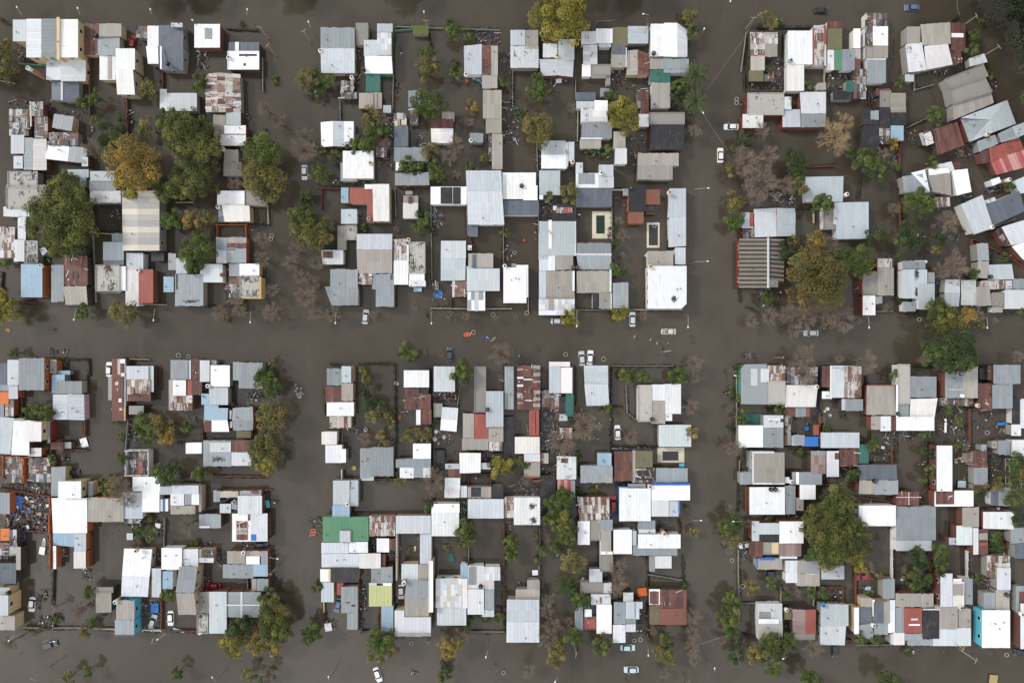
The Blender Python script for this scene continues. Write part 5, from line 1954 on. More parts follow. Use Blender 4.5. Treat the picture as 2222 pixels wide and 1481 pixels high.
        lb = MB(); lb.lathe(X, Y, [(.3, z + 1.06), (.3, z + 1.13), (.12, z + 1.18), (0, z + 1.18)], 12, (.03, .03, .03) if a[1] != 'k' else (.12, .12, .12))
        build(lb, 'lid', M['slab'], tk, origin=org)
def mould_of(m): return ROOF[m][2]
for it in items:
    if it[0][0] == 'h': make_house(it)
# ---------------------------------------------------------------- trees
LEAFC = {'g': [(0.108, 0.150, 0.040), (0.146, 0.180, 0.052), (0.076, 0.114, 0.034)], 'd': [(0.048, 0.074, 0.032), (0.066, 0.096, 0.039), (0.089, 0.114, 0.044)],
 'G': [(0.108, 0.132, 0.040), (0.210, 0.210, 0.057), (0.152, 0.168, 0.048), (0.076, 0.102, 0.034)], 'y': [(0.210, 0.186, 0.063), (0.267, 0.222, 0.075), (0.140, 0.144, 0.052)],
 'Y': [(0.318, 0.282, 0.057), (0.368, 0.312, 0.063), (0.229, 0.216, 0.052), (0.165, 0.168, 0.046)], 'o': [(0.356, 0.246, 0.069), (0.267, 0.216, 0.063), (0.432, 0.282, 0.069), (0.191, 0.186, 0.057)],
 'O': [(0.165, 0.150, 0.052), (0.229, 0.174, 0.052), (0.121, 0.120, 0.046), (0.203, 0.156, 0.052)], 'D': [(0.044, 0.054, 0.029), (0.057, 0.072, 0.034)]}
def crown_arrays(lobes):
    V, F, T = [], [], []
    for (x, y, z, r, kind) in lobes:
        cols = np.array(LEAFC[kind]); K = int(7 + r * r * 1.15); n_tot = int(150 * r * r + 110); sparse = .62 if kind in 'oy' else 1
        th = rng.uniform(0, 2 * np.pi, K); rr = np.sqrt(rng.uniform(0, 1, K)) * rng.uniform(.72, 1.15, K)
        zz = (np.sqrt(np.clip(1 - (rr * .93) ** 2, .02, 1)) * rng.uniform(.35, 1.0, K) - .2)
        cc = np.stack([np.cos(th) * rr * r * .86, np.sin(th) * rr * r * .86, zz * r * .75], 1)
        cr_ = rng.uniform(.13, .27, K) * r + .15; ct = cols[rng.integers(0, len(cols), K)] * rng.uniform(.6, 1.15, (K, 1))
        n = int(n_tot * sparse); w = cr_ ** 2; idx = rng.choice(K, n, p=w / w.sum())
        dv = rng.normal(size=(n, 3)); dv /= np.linalg.norm(dv, axis=1, keepdims=True)
        p = cc[idx] + dv * (cr_[idx] * rng.uniform(.45, 1.0, n) ** .6)[:, None] * np.array([1, 1, .8])
        nrm = dv * .75 + rng.normal(size=(n, 3)) * .28 + np.array([0, 0, .7]); nrm /= np.linalg.norm(nrm, axis=1, keepdims=True)
        a = np.cross(nrm, rng.normal(size=(n, 3))); a /= np.linalg.norm(a, axis=1, keepdims=True); b = np.cross(nrm, a)
        sz = rng.uniform(.13, .235, n)[:, None] * (1 + .03 * r); el = rng.uniform(.5, .9, n)[:, None]
        q = np.stack([p - a * sz, p - b * sz * el, p + a * sz, p + b * sz * el], 1) + np.array([x, y, z])
        V.append(q.reshape(-1, 3)); T.append(np.clip(ct[idx] * rng.uniform(.9, 1.1, (n, 1)), 0, 1))
    V = np.concatenate(V); T = np.concatenate(T); n = len(T)
    me = bpy.data.meshes.new('crown'); me.vertices.add(len(V)); me.vertices.foreach_set('co', V.astype(np.float32).ravel())
    me.loops.add(n * 4); me.loops.foreach_set('vertex_index', np.arange(n * 4, dtype=np.int32))
    me.polygons.add(n); me.polygons.foreach_set('loop_start', np.arange(0, n * 4, 4, dtype=np.int32))
    me.update(calc_edges=True); me.materials.append(M['leaf'])
    at = me.color_attributes.new('tint', 'FLOAT_COLOR', 'CORNER'); arr = np.ones((n, 4), dtype=np.float32); arr[:, :3] = T
    at.data.foreach_set('color', np.repeat(arr, 4, axis=0).ravel()); return me
def limb(mb, a, b, r0, r1, segs=3, wob=.08, n=5):
    a = Vector(a); b = Vector(b); L = (b - a).length; pts = [a]
    for i in range(1, segs): pts.append(a.lerp(b, i / segs) + Vector([random.uniform(-wob, wob) * L for _ in range(3)]))
    pts.append(b)
    for i in range(segs): mb.tube(pts[i], pts[i + 1], r0 + (r1 - r0) * i / segs, r0 + (r1 - r0) * (i + 1) / segs, n, cap=False)
    return pts
def bare_template(seed):
    random.seed(seed); tr = MB(); tw = MB(); top = Vector((0, 0, -.25))
    tr.tube((0, 0, -1.6), top, .06, .045, 6, cap=False); nb = random.randint(14, 18)
    for i in range(nb):
        a = 2 * math.pi * i / nb + random.uniform(-.3, .3); el = random.uniform(.15, 1.15); L = random.uniform(.16, .5)
        d = Vector((math.cos(a) * math.cos(el), math.sin(a) * math.cos(el), math.sin(el) * .9)); e = top + d * L
        pts = limb(tr, top, e, .022, .010, 3)
        def grow(p, d, L, lev, w):
            if lev == 0: return
            for _ in range((5, 4, 4)[3 - lev] if lev <= 3 else 4):
                dd = (d + Vector([random.gauss(0, .33) for _ in range(3)]) + Vector((0, 0, .10))).normalized(); l = L * random.uniform(.6, 1.05)
                q = p + dd * l; r = math.hypot(q.x, q.y)
                if r > 1.08: q = Vector((q.x / r * 1.05, q.y / r * 1.05, q.z))
                mid = p.lerp(q, .5) + Vector([random.gauss(0, .02) for _ in range(3)])
                tw.tube(p, mid, w, w * .8, 3, cap=False); tw.tube(mid, q, w * .8, w * .55, 3, cap=False)
                grow(q if random.random() < .7 else mid, dd, L * .72, lev - 1, w * .68)
        grow(e, d, .26, 3, .0056); grow(pts[2], d, .26, 2, .006)
    random.seed(seed * 31 + 5)
    return tr.mesh('trunk', [M['bark']]), tw.mesh('twigs', [M['twig']])
BARE = [bare_template(s) for s in (11, 12, 13, 14, 15)]
random.seed(99); BARE_G = {}
def frond(mb, base, az, el, L, tints, wdt):
    p = Vector(base); d = Vector((math.cos(az) * math.cos(el), math.sin(az) * math.cos(el), math.sin(el))); n = 9
    side = Vector((-math.sin(az), math.cos(az), 0))
    for i in range(n):
        q = p + d * (L / n); mid = (p + q) / 2; w = wdt * math.sin(math.pi * (.12 + .84 * (i + .5) / n)); fw = d * (w * .75)
        for s in (-1, 1):
            for o in (0.0, .5):
                c = p.lerp(q, o); tip = c + side * (s * w) + fw - Vector((0, 0, w * .35)); t = (q - p) * .30
                mb.quad([c, c + t, tip + t * .35, tip], jit(random.choice(tints), .25))
        mb.tube(p, q, .035, .03, 3, tint=(.16, .15, .06), cap=False)
        p = q; d = (d + Vector((0, 0, -.20))).normalized()
ADJ = {'g': 'leafy green', 'd': 'dark green', 'D': 'blackish green', 'G': 'yellow tipped green', 'y': 'thin olive', 'Y': 'golden yellow', 'o': 'autumn orange', 'O': 'mottled olive', 'b': 'leafless brown', 'B': 'pale golden leafless'}
tl = []
for it in items:
    if it[0][0] == 't':
        a = it[0].split(); (px, py), = PX(a[2:4], it); tl.append([px, py, float(a[4]) / it[1], a[1]])
tl += [[300, -62, 46, 'G'], [395, -58, 40, 'g'], [610, -64, 42, 'G'], [860, -52, 38, 'g'], [1290, -58, 44, 'G'], [2190, -46, 80, 'D'], [2285, 110, 80, 'D'], [2300, 220, 60, 'G'], [2120, -60, 50, 'G'], [1380, -60, 40, 'g'], [-55, 120, 40, 'G']]
par = list(range(len(tl)))
def find(i):
    while par[i] != i: i = par[i]
    return i
SZ = {}
for i in range(len(tl)):
    for j in range(i):
        a, b = tl[i], tl[j]
        if (a[3] in 'bBPp') or (b[3] in 'bBPp'): continue
        if math.dist(a[:2], b[:2]) < .74 * max(a[2], b[2]) + .12 * min(a[2], b[2]):
            fi, fj = find(i), find(j)
            if fi != fj and len([1 for k in range(len(tl)) if find(k) in (fi, fj)]) <= 6: par[fi] = fj
groups = {}
for i in range(len(tl)): groups.setdefault(find(i), []).append(tl[i])
ntree = nshrub = nbare = 0
for G_ in groups.values():
    G_.sort(key=lambda l: -l[2]); G_ = [[l[0], l[1], l[2] * (1.22 if l[2] < 14 and l[3] not in 'bB' else 1.09), l[3]] for l in G_]; px, py, rp, kind = G_[0]; r = rp / S
    if kind in 'bB':
        z = 1.0 + r * .95; X, Y, _ = un(px, py, z); tr, tw = random.choice(BARE); nbare += 1
        small = r < 1.9
        root = empty('bare_shrub' if small else 'bare_tree', (X, Y, 0), place(ADJ[kind] + (' shrub' if small else ' tree'), px, py), 'shrub' if small else 'tree', 'leafless shrubs in the flood' if small else 'leafless trees in the flood')
        for nm, me in (('trunk', tr), ('twigs', tw)):
            o = ob(nm, me, root, (0, 0, z)); o.scale = (r * random.uniform(.92, 1.08), r * random.uniform(.92, 1.08), min(r * random.uniform(.75, .95), 99)); o.rotation_euler = (0, 0, random.uniform(0, 6.28))
            if kind == 'B' and nm == 'twigs':
                if me.name not in BARE_G: BARE_G[me.name] = me.copy(); BARE_G[me.name].materials.clear(); BARE_G[me.name].materials.append(M['gtwig'])
                o.data = BARE_G[me.name]
        continue
    if kind in 'Pp':
        z = 6.5 if kind == 'P' else 2.2; X, Y, _ = un(px, py, z)
        root = empty('palm_tree', (X, Y, 0), place('feathery palm' if kind == 'P' else 'small dark palm', px, py), 'palm')
        tb = MB(); tb.tube((0, 0, -.8), (0, 0, z), .45 if kind == 'P' else .2, .32 if kind == 'P' else .15, 9); build(tb, 'trunk', M['bark'], root)
        fb = MB(); n = 54 if kind == 'P' else 24
        tn = [(.07, .105, .04), (.10, .13, .055), (.05, .08, .035), (.14, .16, .08)] if kind == 'P' else [(.03, .08, .02), (.045, .10, .03)]
        for i in range(n): frond(fb, (0, 0, z), i * 2.4, random.uniform(-.1, 1.15), r * random.uniform(.95, 1.15), tn, .5 if kind == 'P' else .4)
        o = build(fb, 'crown', M['leaf'], root); continue
    lobes = []; z0 = 1.0 + r * .95 if r > 1.6 else .55 + r * .3
    for k, (qx, qy, qr, qk) in enumerate(G_):
        q = qr / S; z = min(z0 * random.uniform(.85, 1.05), 11) if k else z0; X, Y, _ = un(qx, qy, z); lobes.append((X, Y, z, q, qk))
    bx, by = lobes[0][0], lobes[0][1]; shrub = r < 1.65 and len(G_) == 1
    if shrub: nshrub += 1
    else: ntree += 1
    tot = 'broad ' if len(G_) > 2 else ''
    root = empty('shrub' if shrub else 'tree', (bx, by, 0), place((tot if not shrub else '') + ADJ[kind] + (' shrub' if shrub else ' tree'), px, py), 'shrub' if shrub else 'tree', 'shrubs in the flooded yards' if shrub else 'leafy trees in the flood')
    o = ob('crown', crown_arrays([(a - bx, b - by, c, d, e) for a, b, c, d, e in lobes]), root)
    tb = MB(); base = Vector((0, 0, -.8)); fork = Vector((0, 0, z0 * .55)); tb.tube(base, fork, .05 * r + .07, .04 * r + .05, 7, cap=False)
    for (a, b, c, d, e) in lobes:
        for q in range(4):
            an = q * 1.57 + random.random(); limb(tb, fork, (a - bx + math.cos(an) * d * .55, b - by + math.sin(an) * d * .55, c + d * .15), .03 * r + .03, .02, 3)
    build(tb, 'trunk', M['bark'], root)
print('TREES', ntree, 'SHRUBS', nshrub, 'BARE', nbare, 'HOUSES', len(HOUSES))
# ---------------------------------------------------------------- yard walls and fences
FN = {'r': ('brick_wall', 'red brick yard wall', 'wall', 'brick', .20, 1.2), 'o': ('brick_wall', 'bright orange brick wall', 'wall', 'brick', .22, 1.5), 'b': ('plaster_wall', 'beige plastered yard wall', 'wall', 'slab', .18, 1.1),
 'g': ('block_wall', 'thin grey block wall', 'wall', 'slab', .14, 1.0), 'k': ('wooden_fence', 'dark half drowned fence', 'fence', 'slab', .10, .8), 'w': ('plaster_wall', 'white plastered wall', 'wall', 'slab', .2, 1.4),
 'e': ('painted_fence', 'green painted fence', 'fence', 'paint', .14, 1.1), 'y': ('plaster_wall', 'yellow plastered wall', 'wall', 'slab', .2, 1.3)}
for it in items:
    if it[0][0] != 'f' : continue
    a = it[0].split(); c = a[1][0]; nm, lab, cat, mt, th, hh = FN[c]
    if len(a[1]) > 1: hh = float(a[1][1:])
    P = PX(a[2:], it); (x0, y0), (x1, y1) = P; hh0 = hh
    A = un(x0, y0, hh); B = un(x1, y1, hh); L = math.dist(A[:2], B[:2]); ang = math.atan2(B[1] - A[1], B[0] - A[0]); mb = MB(); n = max(1, round(L / 2.6)); t0 = WALL[c][0]
    for i in range(n):
        s = (i + .5) / n; X = A[0] + (B[0] - A[0]) * s; Y = A[1] + (B[1] - A[1]) * s; hz = hh * random.uniform(.86, 1.04)
        if c == 'k':
            mb.box(X, Y, -.7, L / n, th * .5, hz + .7, ang + random.uniform(-.012, .012), jit(t0, .3), (.1, .2, 0))
        else: mb.box(X, Y, -.7, L / n, th, hz + .7, ang, jit(t0, .12), (.1, .45, 0))
    mx, my = (x0 + x1) / 2, (y0 + y1) / 2; dr = 'upright' if abs(y1 - y0) > abs(x1 - x0) else 'level'
    org = un(mx, my, 0); root = empty(nm, org, place(lab, mx, my), cat, 'walls and fences between the flooded yards')
    build(mb, 'panel', M[mt], root, origin=org); pm_ = MB(); pm_.box(0, 0, -.7, th * 1.5, th * 1.5, hh * 1.06 + .7, ang, jit(t0, .15), (.1, .45, 0)); pme = pm_.mesh('post', [M[mt]])
    for i in range(n + 1): ob('post', pme, root, (A[0] + (B[0] - A[0]) * i / n - org[0], A[1] + (B[1] - A[1]) * i / n - org[1], random.uniform(-.06, .06)))
# ---------------------------------------------------------------- lamps, poles, cables
M['white'] = flat('white_enamel', (.85, .85, .84), .35); M['steel'] = flat('pale_steel', (.45, .46, .42), .5); M['pole'] = flat('grey_pole', (.16, .14, .12), .8)
M['olive'] = flat('weathered_timber', (.36, .33, .18), .8); M['cable'] = flat('cable', (.30, .30, .30), .6)
for it in items:
    a = it[0].split()
    if a[0] == 'l':
        (hx, hy), (tx, ty) = PX(a[1:], it); Z = 7.2; Hd = Vector(un(hx, hy, Z)); T = Vector(un(tx, ty, Z - .4)); root = empty('street_lamp', (T.x, T.y, 0), place('white headed street lamp', hx, hy), 'street lamp', 'street lamps over the water')
        p = MB(); p.tube((0, 0, -.9), (0, 0, Z - .4), .10, .06, 8); build(p, 'pole', M['pole'], root)
        d = (Hd - T); d.z = 0; p = MB(); p.tube((0, 0, Z - .42), (d.x * .5, d.y * .5, Z - .08), .045, .04, 6, cap=False); p.tube((d.x * .5, d.y * .5, Z - .08), (d.x, d.y, Z), .04, .035, 6); build(p, 'arm', M['steel'], root)
        p = MB(); u = d.normalized() if d.length > .01 else Vector((0, 1, 0)); p.lathe(d.x, d.y, [(0, Z - .12), (.16, Z - .10), (.23, Z), (.2, Z + .1), (.1, Z + .15), (0, Z + .16)], 10, sx=1.5, sy=.8, rot=math.atan2(u.y, u.x)); build(p, 'lamp_head', M['white'], root, smooth=True)
    elif a[0] == 'p':
        (hx, hy), = PX(a[1:], it); Z = 7.5; X, Y, _ = un(hx, hy, Z); an = random.uniform(0, 3.1); root = empty('utility_pole', (X, Y, 0), place('bare utility pole', hx, hy), 'utility pole', 'utility poles along the streets')
        p = MB(); p.tube((0, 0, -.9), (0, 0, Z), .13, .09, 8); build(p, 'pole', M['olive'], root)
        p = MB(); p.box(0, 0, Z - .35, 1.7, .10, .12, an); build(p, 'cross_arm', M['olive'], root)
    elif a[0] == 'k':
        P = PX(a[1:], it); A = Vector(un(*P[0], 6.8)); B = Vector(un(*P[1], 6.8)); p = MB(); q = A; n = 8
        for i in range(1, n + 1):
            s = i / n; c = A.lerp(B, s) - Vector((0, 0, 1.6 * s * (1 - s))); p.tube(q, c, .028, .028, 4, cap=False); q = c
        tag(build(p, 'power_line', M['cable'], origin=tuple(A)), place('pale sagging cable', (P[0][0] + P[1][0]) / 2, (P[0][1] + P[1][1]) / 2), 'cable', 'cables over the streets')
# ---------------------------------------------------------------- cars
CARC = {'w': (.80, .81, .82), 's': (.50, .52, .53), 'k': (.02, .022, .026), 'd': (.07, .09, .10), 'b': (.10, .16, .24), 'r': (.34, .02, .02), 'c': (.48, .62, .63), 't': (.55, .56, .55)}
CARN = {'w': 'white car', 's': 'silver car', 'k': 'black car', 'd': 'dark grey car', 'b': 'blue car', 'r': 'red car', 'c': 'pale turquoise car', 't': 'silver pickup with brown load'}
def paintm(c):
    k = 'car_' + c
    if k not in M:
        M[k], t, b = newmat('car_paint'); b.inputs['Base Color'].default_value = CARC[c] + (1,); b.inputs['Roughness'].default_value = .25; b.inputs['Coat Weight'].default_value = .5
    return M[k]
def rrect(L, Wd, r, z, x0=0, n=4, tz=None):
    P = []
    for (sx, sy, a0) in ((1, 1, 0), (-1, 1, 90), (-1, -1, 180), (1, -1, 270)):
        for i in range(n + 1):
            a = R(a0 + 90 * i / n); x = x0 + sx * (L / 2 - r) + r * math.cos(a); y = sy * (Wd / 2 - r) + r * math.sin(a); P.append((x, y, z if tz is None else tz(x)))
    return P
def loft(mb, rings, cap=True, mi=0):
    for a, b in zip(rings, rings[1:]):
        n = len(a)
        for i in range(n): mb.quad([a[i], a[(i + 1) % n], b[(i + 1) % n], b[i]], mi=mi)
    if cap: mb.quad(rings[-1], mi=mi)
CARMESH = {}
def car_parts(c):
    if c in CARMESH: return CARMESH[c]
    pm = paintm(c); wm = M.setdefault('rubber', flat('rubber', (.02, .02, .02), .8)); parts = []; L, Wd = (4.35, 1.74)
    hood = lambda x: .62 - .10 * max(0, (x - 1.2)) ** 1.3 - .03 * max(0, -x - 1.6)
    b = MB(); loft(b, [rrect(L - .1, Wd - .12, .3, -.35), rrect(L, Wd, .38, .05), rrect(L, Wd, .4, .38), rrect(L - .12, Wd - .12, .4, 0, tz=lambda x: hood(x) - .04), rrect(L - .35, Wd - .3, .4, 0, tz=hood)])
    parts.append(('body', b.mesh('body', [pm], True), []))
    if c == 't':
        w_ = MB(); loft(w_, [rrect(1.9, 1.56, .2, .58, .55), rrect(1.5, 1.34, .2, 1.06, .45)]); parts.append(('window', w_.mesh('window', [M['glass']], True), []))
        r_ = MB(); loft(r_, [rrect(1.46, 1.36, .22, 1.05, .45), rrect(1.42, 1.32, .2, 1.12, .45)]); parts.append(('roof', r_.mesh('roof', [pm], True), []))
        l_ = MB()
        for _ in range(26): l_.box(random.uniform(-1.9, -.7), random.uniform(-.6, .6), .55, random.uniform(.2, .6), .2, random.uniform(.1, .3), random.uniform(0, 3), random.choice([(.4, .22, .15), (.5, .42, .34), (.2, .15, .1), (.45, .3, .25)]))
        parts.append(('load', l_.mesh('load', [M['slab']]), []))
    else:
        w_ = MB(); loft(w_, [rrect(2.75, 1.60, .25, .57, -.22), rrect(2.15, 1.34, .22, .98, -.28), rrect(1.75, 1.22, .2, 1.03, -.28)]); parts.append(('window', w_.mesh('window', [M['glass']], True), []))
        r_ = MB(); loft(r_, [rrect(1.86, 1.30, .26, 1.0, -.3), rrect(1.74, 1.2, .24, 1.07, -.3)]); parts.append(('roof', r_.mesh('roof', [pm], True), []))
    lm = M.setdefault('lampglass', flat('lamp_glass', (.7, .72, .72), .15)); rm = M.setdefault('redglass', flat('red_glass', (.4, .02, .02), .2))
    for s in (-1, 1):
        h = MB(); h.box(2.03, s * .62, .30, .16, .32, .16, s * -.25); parts.append(('headlight', h.mesh('headlight', [lm]), []))
        h = MB(); h.box(-2.1, s * .62, .32, .10, .30, .16, s * .2); parts.append(('tail_light', h.mesh('tail_light', [rm]), []))
        h = MB(); h.box(.85, s * .95, .55, .18, .2, .13); parts.append(('mirror', h.mesh('mirror', [pm]), []))
        for x in (-1.3, 1.35):
            h = MB(); h.tube((x, s * .68, -.38), (x, s * .86, -.38), .31, .31, 14); parts.append(('wheel', h.mesh('wheel', [wm]), []))
    CARMESH[c] = parts; return parts
for it in items:
    a = it[0].split()
    if a[0] != 'c': continue
    c = a[1]; (px, py), = PX(a[3:5], it); X, Y, _ = un(px, py, .6)
    root = empty('pickup_truck' if c == 't' else 'car', (X, Y, random.uniform(-.06, .06)), place(CARN[c], px, py), 'pickup' if c == 't' else 'car', 'cars left in the flood'); root.rotation_euler = (0, 0, R(float(a[2])) + (math.pi if random.random() < .5 and c != 't' else 0))
    for nm, me, _ in car_parts(c): ob(nm, me, root)
# ---------------------------------------------------------------- boats, hoops, tubs, pools, boards
ITC = {'w': (.82, .83, .84), 'o': (.75, .16, .03), 'b': (.03, .10, .35), 'y': (.75, .42, .03), 'u': (.03, .20, .60), 'e': (.02, .22, .14), 'c': (.10, .55, .68), 'l': (.45, .56, .66), 'r': (.55, .05, .03), 'g': (.33, .35, .36), 'k': (.03, .03, .03), 'Y': (.65, .50, .08), 'n': (.42, .30, .14), 'q': (.45, .10, .22), 'E': (.015, .10, .08), 'a': (.4, .4, .4)}
ITN = {'w': 'white', 'o': 'orange', 'b': 'dark brown', 'y': 'yellow', 'u': 'bright blue', 'e': 'green', 'c': 'turquoise', 'l': 'pale blue', 'r': 'red', 'g': 'grey', 'k': 'black', 'Y': 'yellow', 'n': 'tan', 'q': 'magenta', 'E': 'dark green', 'a': 'grey'}
BOATS = {'o': ('inflatable_boat', 'orange oval inflatable raft', 2.15, 1.2, 5), 'b': ('canoe', 'dark blue canoe with a person aboard', 2.6, .85, -15), 'y': ('kayak', 'yellow kayak', 2.7, .75, 80), 'w': ('rowing_boat', 'slim white rowing boat', 3.6, 1.0, 82), 'u': ('small_boat', 'small grey blue boat', 2.6, 1.2, 95), 'g': ('motor_boat', 'grey motor boat with people wading round it', 3.4, 1.5, -75), 'n': ('raft', 'tan raft beside the blue canoe', 1.3, .7, 25), 'r': ('small_boat', 'salmon red punt', 2.1, 1.7, 85)}
tubm = M['paint']
for it in items:
    a = it[0].split()
    if a[0] == 'B':
        c = a[1]; (px, py), = PX(a[2:4], it); X, Y, _ = un(px, py, .2); nm, lab, L, Wd, an = BOATS[c]; x0 = px
        if c == 'y' and py < 800: an, L = -15, 1.4
        if c == 'o' and 860 < px < 880: nm, lab, L, Wd, an = 'plank_float', 'orange oblong float', 2.0, .8, 85
        if c == 'w' and py < 900: nm, lab, L, Wd, an = 'small_boat', 'white upturned dinghy', 1.4, 1.0, -40
        root = empty(nm, (X, Y, 0), place(lab, px, py) if len(lab.split()) < 5 else lab, 'boat'); USED.add(lab); root.rotation_euler = (0, 0, R(an)); tn = ITC[{'g': 'a', 'r': 'o'}.get(c, c)]
        h = MB(); n = 20
        def ring(k, z, f=1.0):
            P = []
            for i in range(n):
                t = 2 * math.pi * i / n; cx_ = math.copysign(abs(math.cos(t)) ** (.6 if nm in ('inflatable_boat', 'plank_float', 'raft') else .95), math.cos(t)); sy_ = math.copysign(abs(math.sin(t)) ** (.8 if nm != 'inflatable_boat' else .7), math.sin(t))
                P.append((cx_ * L / 2 * k, sy_ * Wd / 2 * k, z))
            return P
        rings = [ring(.8, -.15), ring(1, .1), ring(1.0, .26), ring(.88, .30), ring(.76, .22), ring(.70, .02)]
        for A_, B_ in zip(rings, rings[1:]):
            for i in range(n): h.quad([A_[i], A_[(i + 1) % n], B_[(i + 1) % n], B_[i]], tn)
        build(h, 'hull', M['paint'], root, smooth=True)
        f = MB(); f.quad(ring(.72, .05), tuple(x * .55 for x in tn)); build(f, 'deck', M['paint'], root)
        f = MB(); f.box(0, 0, .2, .25, Wd * .74, .05, 0, (.5, .48, .42)); build(f, 'seat', M['slab'], root)
    elif a[0] == 'R':
        (px, py), = PX(a[1:3], it); X, Y, _ = un(px, py, .4); root = empty('round_planter', (X, Y, 0), place('white round wire hoop', px, py), 'hoop', 'white hoops standing in the water'); rr = random.uniform(.48, .62)
        h = MB()
        for i in range(18):
            t0, t1 = 2 * math.pi * i / 18, 2 * math.pi * (i + 1) / 18; h.tube((rr * math.cos(t0), rr * math.sin(t0), .5), (rr * math.cos(t1), rr * math.sin(t1), .5), .05, .05, 5, (.62, .62, .62), cap=False)
        build(h, 'rim', M['paint'], root); h = MB()
        for i in range(0, 18, 3): t0 = 2 * math.pi * i / 18; h.tube((rr * math.cos(t0), rr * math.sin(t0), -.6), (rr * math.cos(t0), rr * math.sin(t0), .5), .03, .03, 4, (.6, .6, .6))
        build(h, 'bars', M['paint'], root)
    elif a[0] == 'b':
        (px, py), = PX(a[1:3], it); rr = float(a[3]) / it[1] / S; c = a[4]; X, Y, _ = un(px, py, .2); root = empty('tub', (X, Y, 0), place(ITN[c] + ' round tub', px, py), 'tub', 'tubs and small pools in the yards')
        h = MB(); h.lathe(0, 0, [(rr * .85, -.2), (rr, .28), (rr * .93, .32), (rr * .84, .26), (rr * .8, .1)], 16, ITC[c]); build(h, 'basin', M['paint'], root, smooth=True)
        h = MB(); h.lathe(0, 0, [(rr * .82, .12), (0, .12)], 16, tuple(x * .6 + .05 for x in ITC[c])); build(h, 'floor', M['paint'], root)
    elif a[0] == 'x':
        P = pts4(a[1:5], it); c = a[5]; cx = (P[0][0] + P[2][0]) / 2; cy = (P[0][1] + P[2][1]) / 2; an = random.uniform(-.35, .35); mb = MB()
        Q = []
        for (x, y) in P:
            dx, dy = x - cx, y - cy; Q.append(un(cx + dx * math.cos(an) - dy * math.sin(an), cy + dx * math.sin(an) + dy * math.cos(an), .45 + random.uniform(-.1, .15)))
        big = abs(P[2][0] - P[0][0]) * abs(P[2][1] - P[0][1]) > 170; nm = 'tarpaulin' if c in 'ueE' else 'board'
        mb.prism(Q, lambda z: z - .07, ITC[c], (.05, .2, 0)); org = un(cx, cy, 0)
        tag(build(mb, nm, M['tarp'], origin=org), place(ITN[c] + (' tarpaulin' if nm == 'tarpaulin' else ' board lying flat'), cx, cy), nm, 'boards and sheets lying in the yards')
    elif a[0] == 'S':
        v = a[1:9]; O = pts4(v[:4], it); I = pts4(v[4:8], it); cx = (O[0][0] + O[2][0]) / 2; cy = (O[0][1] + O[2][1]) / 2; org = un(cx, cy, 0); z = .10
        root = empty('swimming_pool', org, place({'g': 'cream edged green'}.get(a[9], 'cream edged dark') + ' swimming pool', cx, cy), 'swimming pool')
        mb = MB(); ti = (.66, .60, .48)
        for i in range(4):
            j = (i + 1) % 4; mb.prism([un(*O[i], z), un(*O[j], z), un(*I[j], z), un(*I[i], z)], -.3, jit(ti, .03), (0, .3, 0))
        build(mb, 'coping', M['paint'], root, origin=org)
        mb = MB(); mb.quad([un(*p, .03) for p in I][::-1]); 
        m_ = M.setdefault('pool_' + a[9], None)
        if m_ is None: m_ = M['pool_' + a[9]] = flat('pool_water', (.012, .035, .022) if a[9] == 'g' else (.035, .035, .04), .1)
        build(mb, 'pool_water', m_, root, origin=org)
    elif a[0] == 'V':
        P = pts4(a[1:5], it); cx = (P[0][0] + P[2][0]) / 2; cy = (P[0][1] + P[2][1]) / 2; org = un(cx, cy, 0); root = empty('trellis', org, 'white wire vine trellis at the right frame edge', 'trellis'); mb = MB()
        for i in range(6):
            s = i / 5; A_ = lerp(P[0], P[1], s); B_ = lerp(P[3], P[2], s); mb.tube(un(*A_, 2), un(*B_, 2), .05, .05, 4, (.6, .6, .55)); A_ = lerp(P[0], P[3], s); B_ = lerp(P[1], P[2], s); mb.tube(un(*A_, 2.05), un(*B_, 2.05), .05, .05, 4, (.6, .6, .55))
        for p in P: mb.tube(un(*p, -.7), un(*p, 2), .06, .06, 4, (.5, .5, .45))
        build(mb, 'frame', M['paint'], root, origin=org)
# ---------------------------------------------------------------- people and the horse: skinned figures
def skinned(name, joints, edges, radii, mat, sub=1):
    me = bpy.data.meshes.new(name); me.from_pydata(joints, edges, []); o = bpy.data.objects.new(name, me); COL.objects.link(o)
    sk = o.modifiers.new('s', 'SKIN')
    for i, r_ in enumerate(radii): me.skin_vertices[0].data[i].radius = (r_, r_)
    me.skin_vertices[0].data[0].use_root = True
    o.modifiers.new('u', 'SUBSURF').levels = sub; dg = bpy.context.evaluated_depsgraph_get(); dg.update()
    r_ = bpy.data.meshes.new_from_object(o.evaluated_get(dg)); bpy.data.objects.remove(o); r_.materials.clear(); r_.materials.append(mat)
    r_.polygons.foreach_set('use_smooth', [True] * len(r_.polygons)); r_.name = name; return r_
J = [(0, 0, .95), (0, 0, 1.2), (0, 0, 1.42), (0, 0, 1.52), (0, .01, 1.64), (0, .02, 1.74), (.2, 0, 1.42), (.34, .12, 1.18), (.30, .36, 1.10), (-.2, 0, 1.42), (-.34, .06, 1.16), (-.33, .26, 1.0), (.1, 0, .88), (.12, .14, .48), (.12, .02, .06), (-.1, 0, .88), (-.12, -.06, .48), (-.12, -.22, .08), (.12, .18, .03), (-.12, -.06, .04)]
EJ = [(0, 1), (1, 2), (2, 3), (3, 4), (4, 5), (2, 6), (6, 7), (7, 8), (2, 9), (9, 10), (10, 11), (0, 12), (12, 13), (13, 14), (0, 15), (15, 16), (16, 17), (14, 18), (17, 19)]
RJ = [.14, .15, .13, .06, .095, .075, .07, .05, .035, .07, .05, .035, .1, .07, .05, .1, .07, .05, .04, .04]
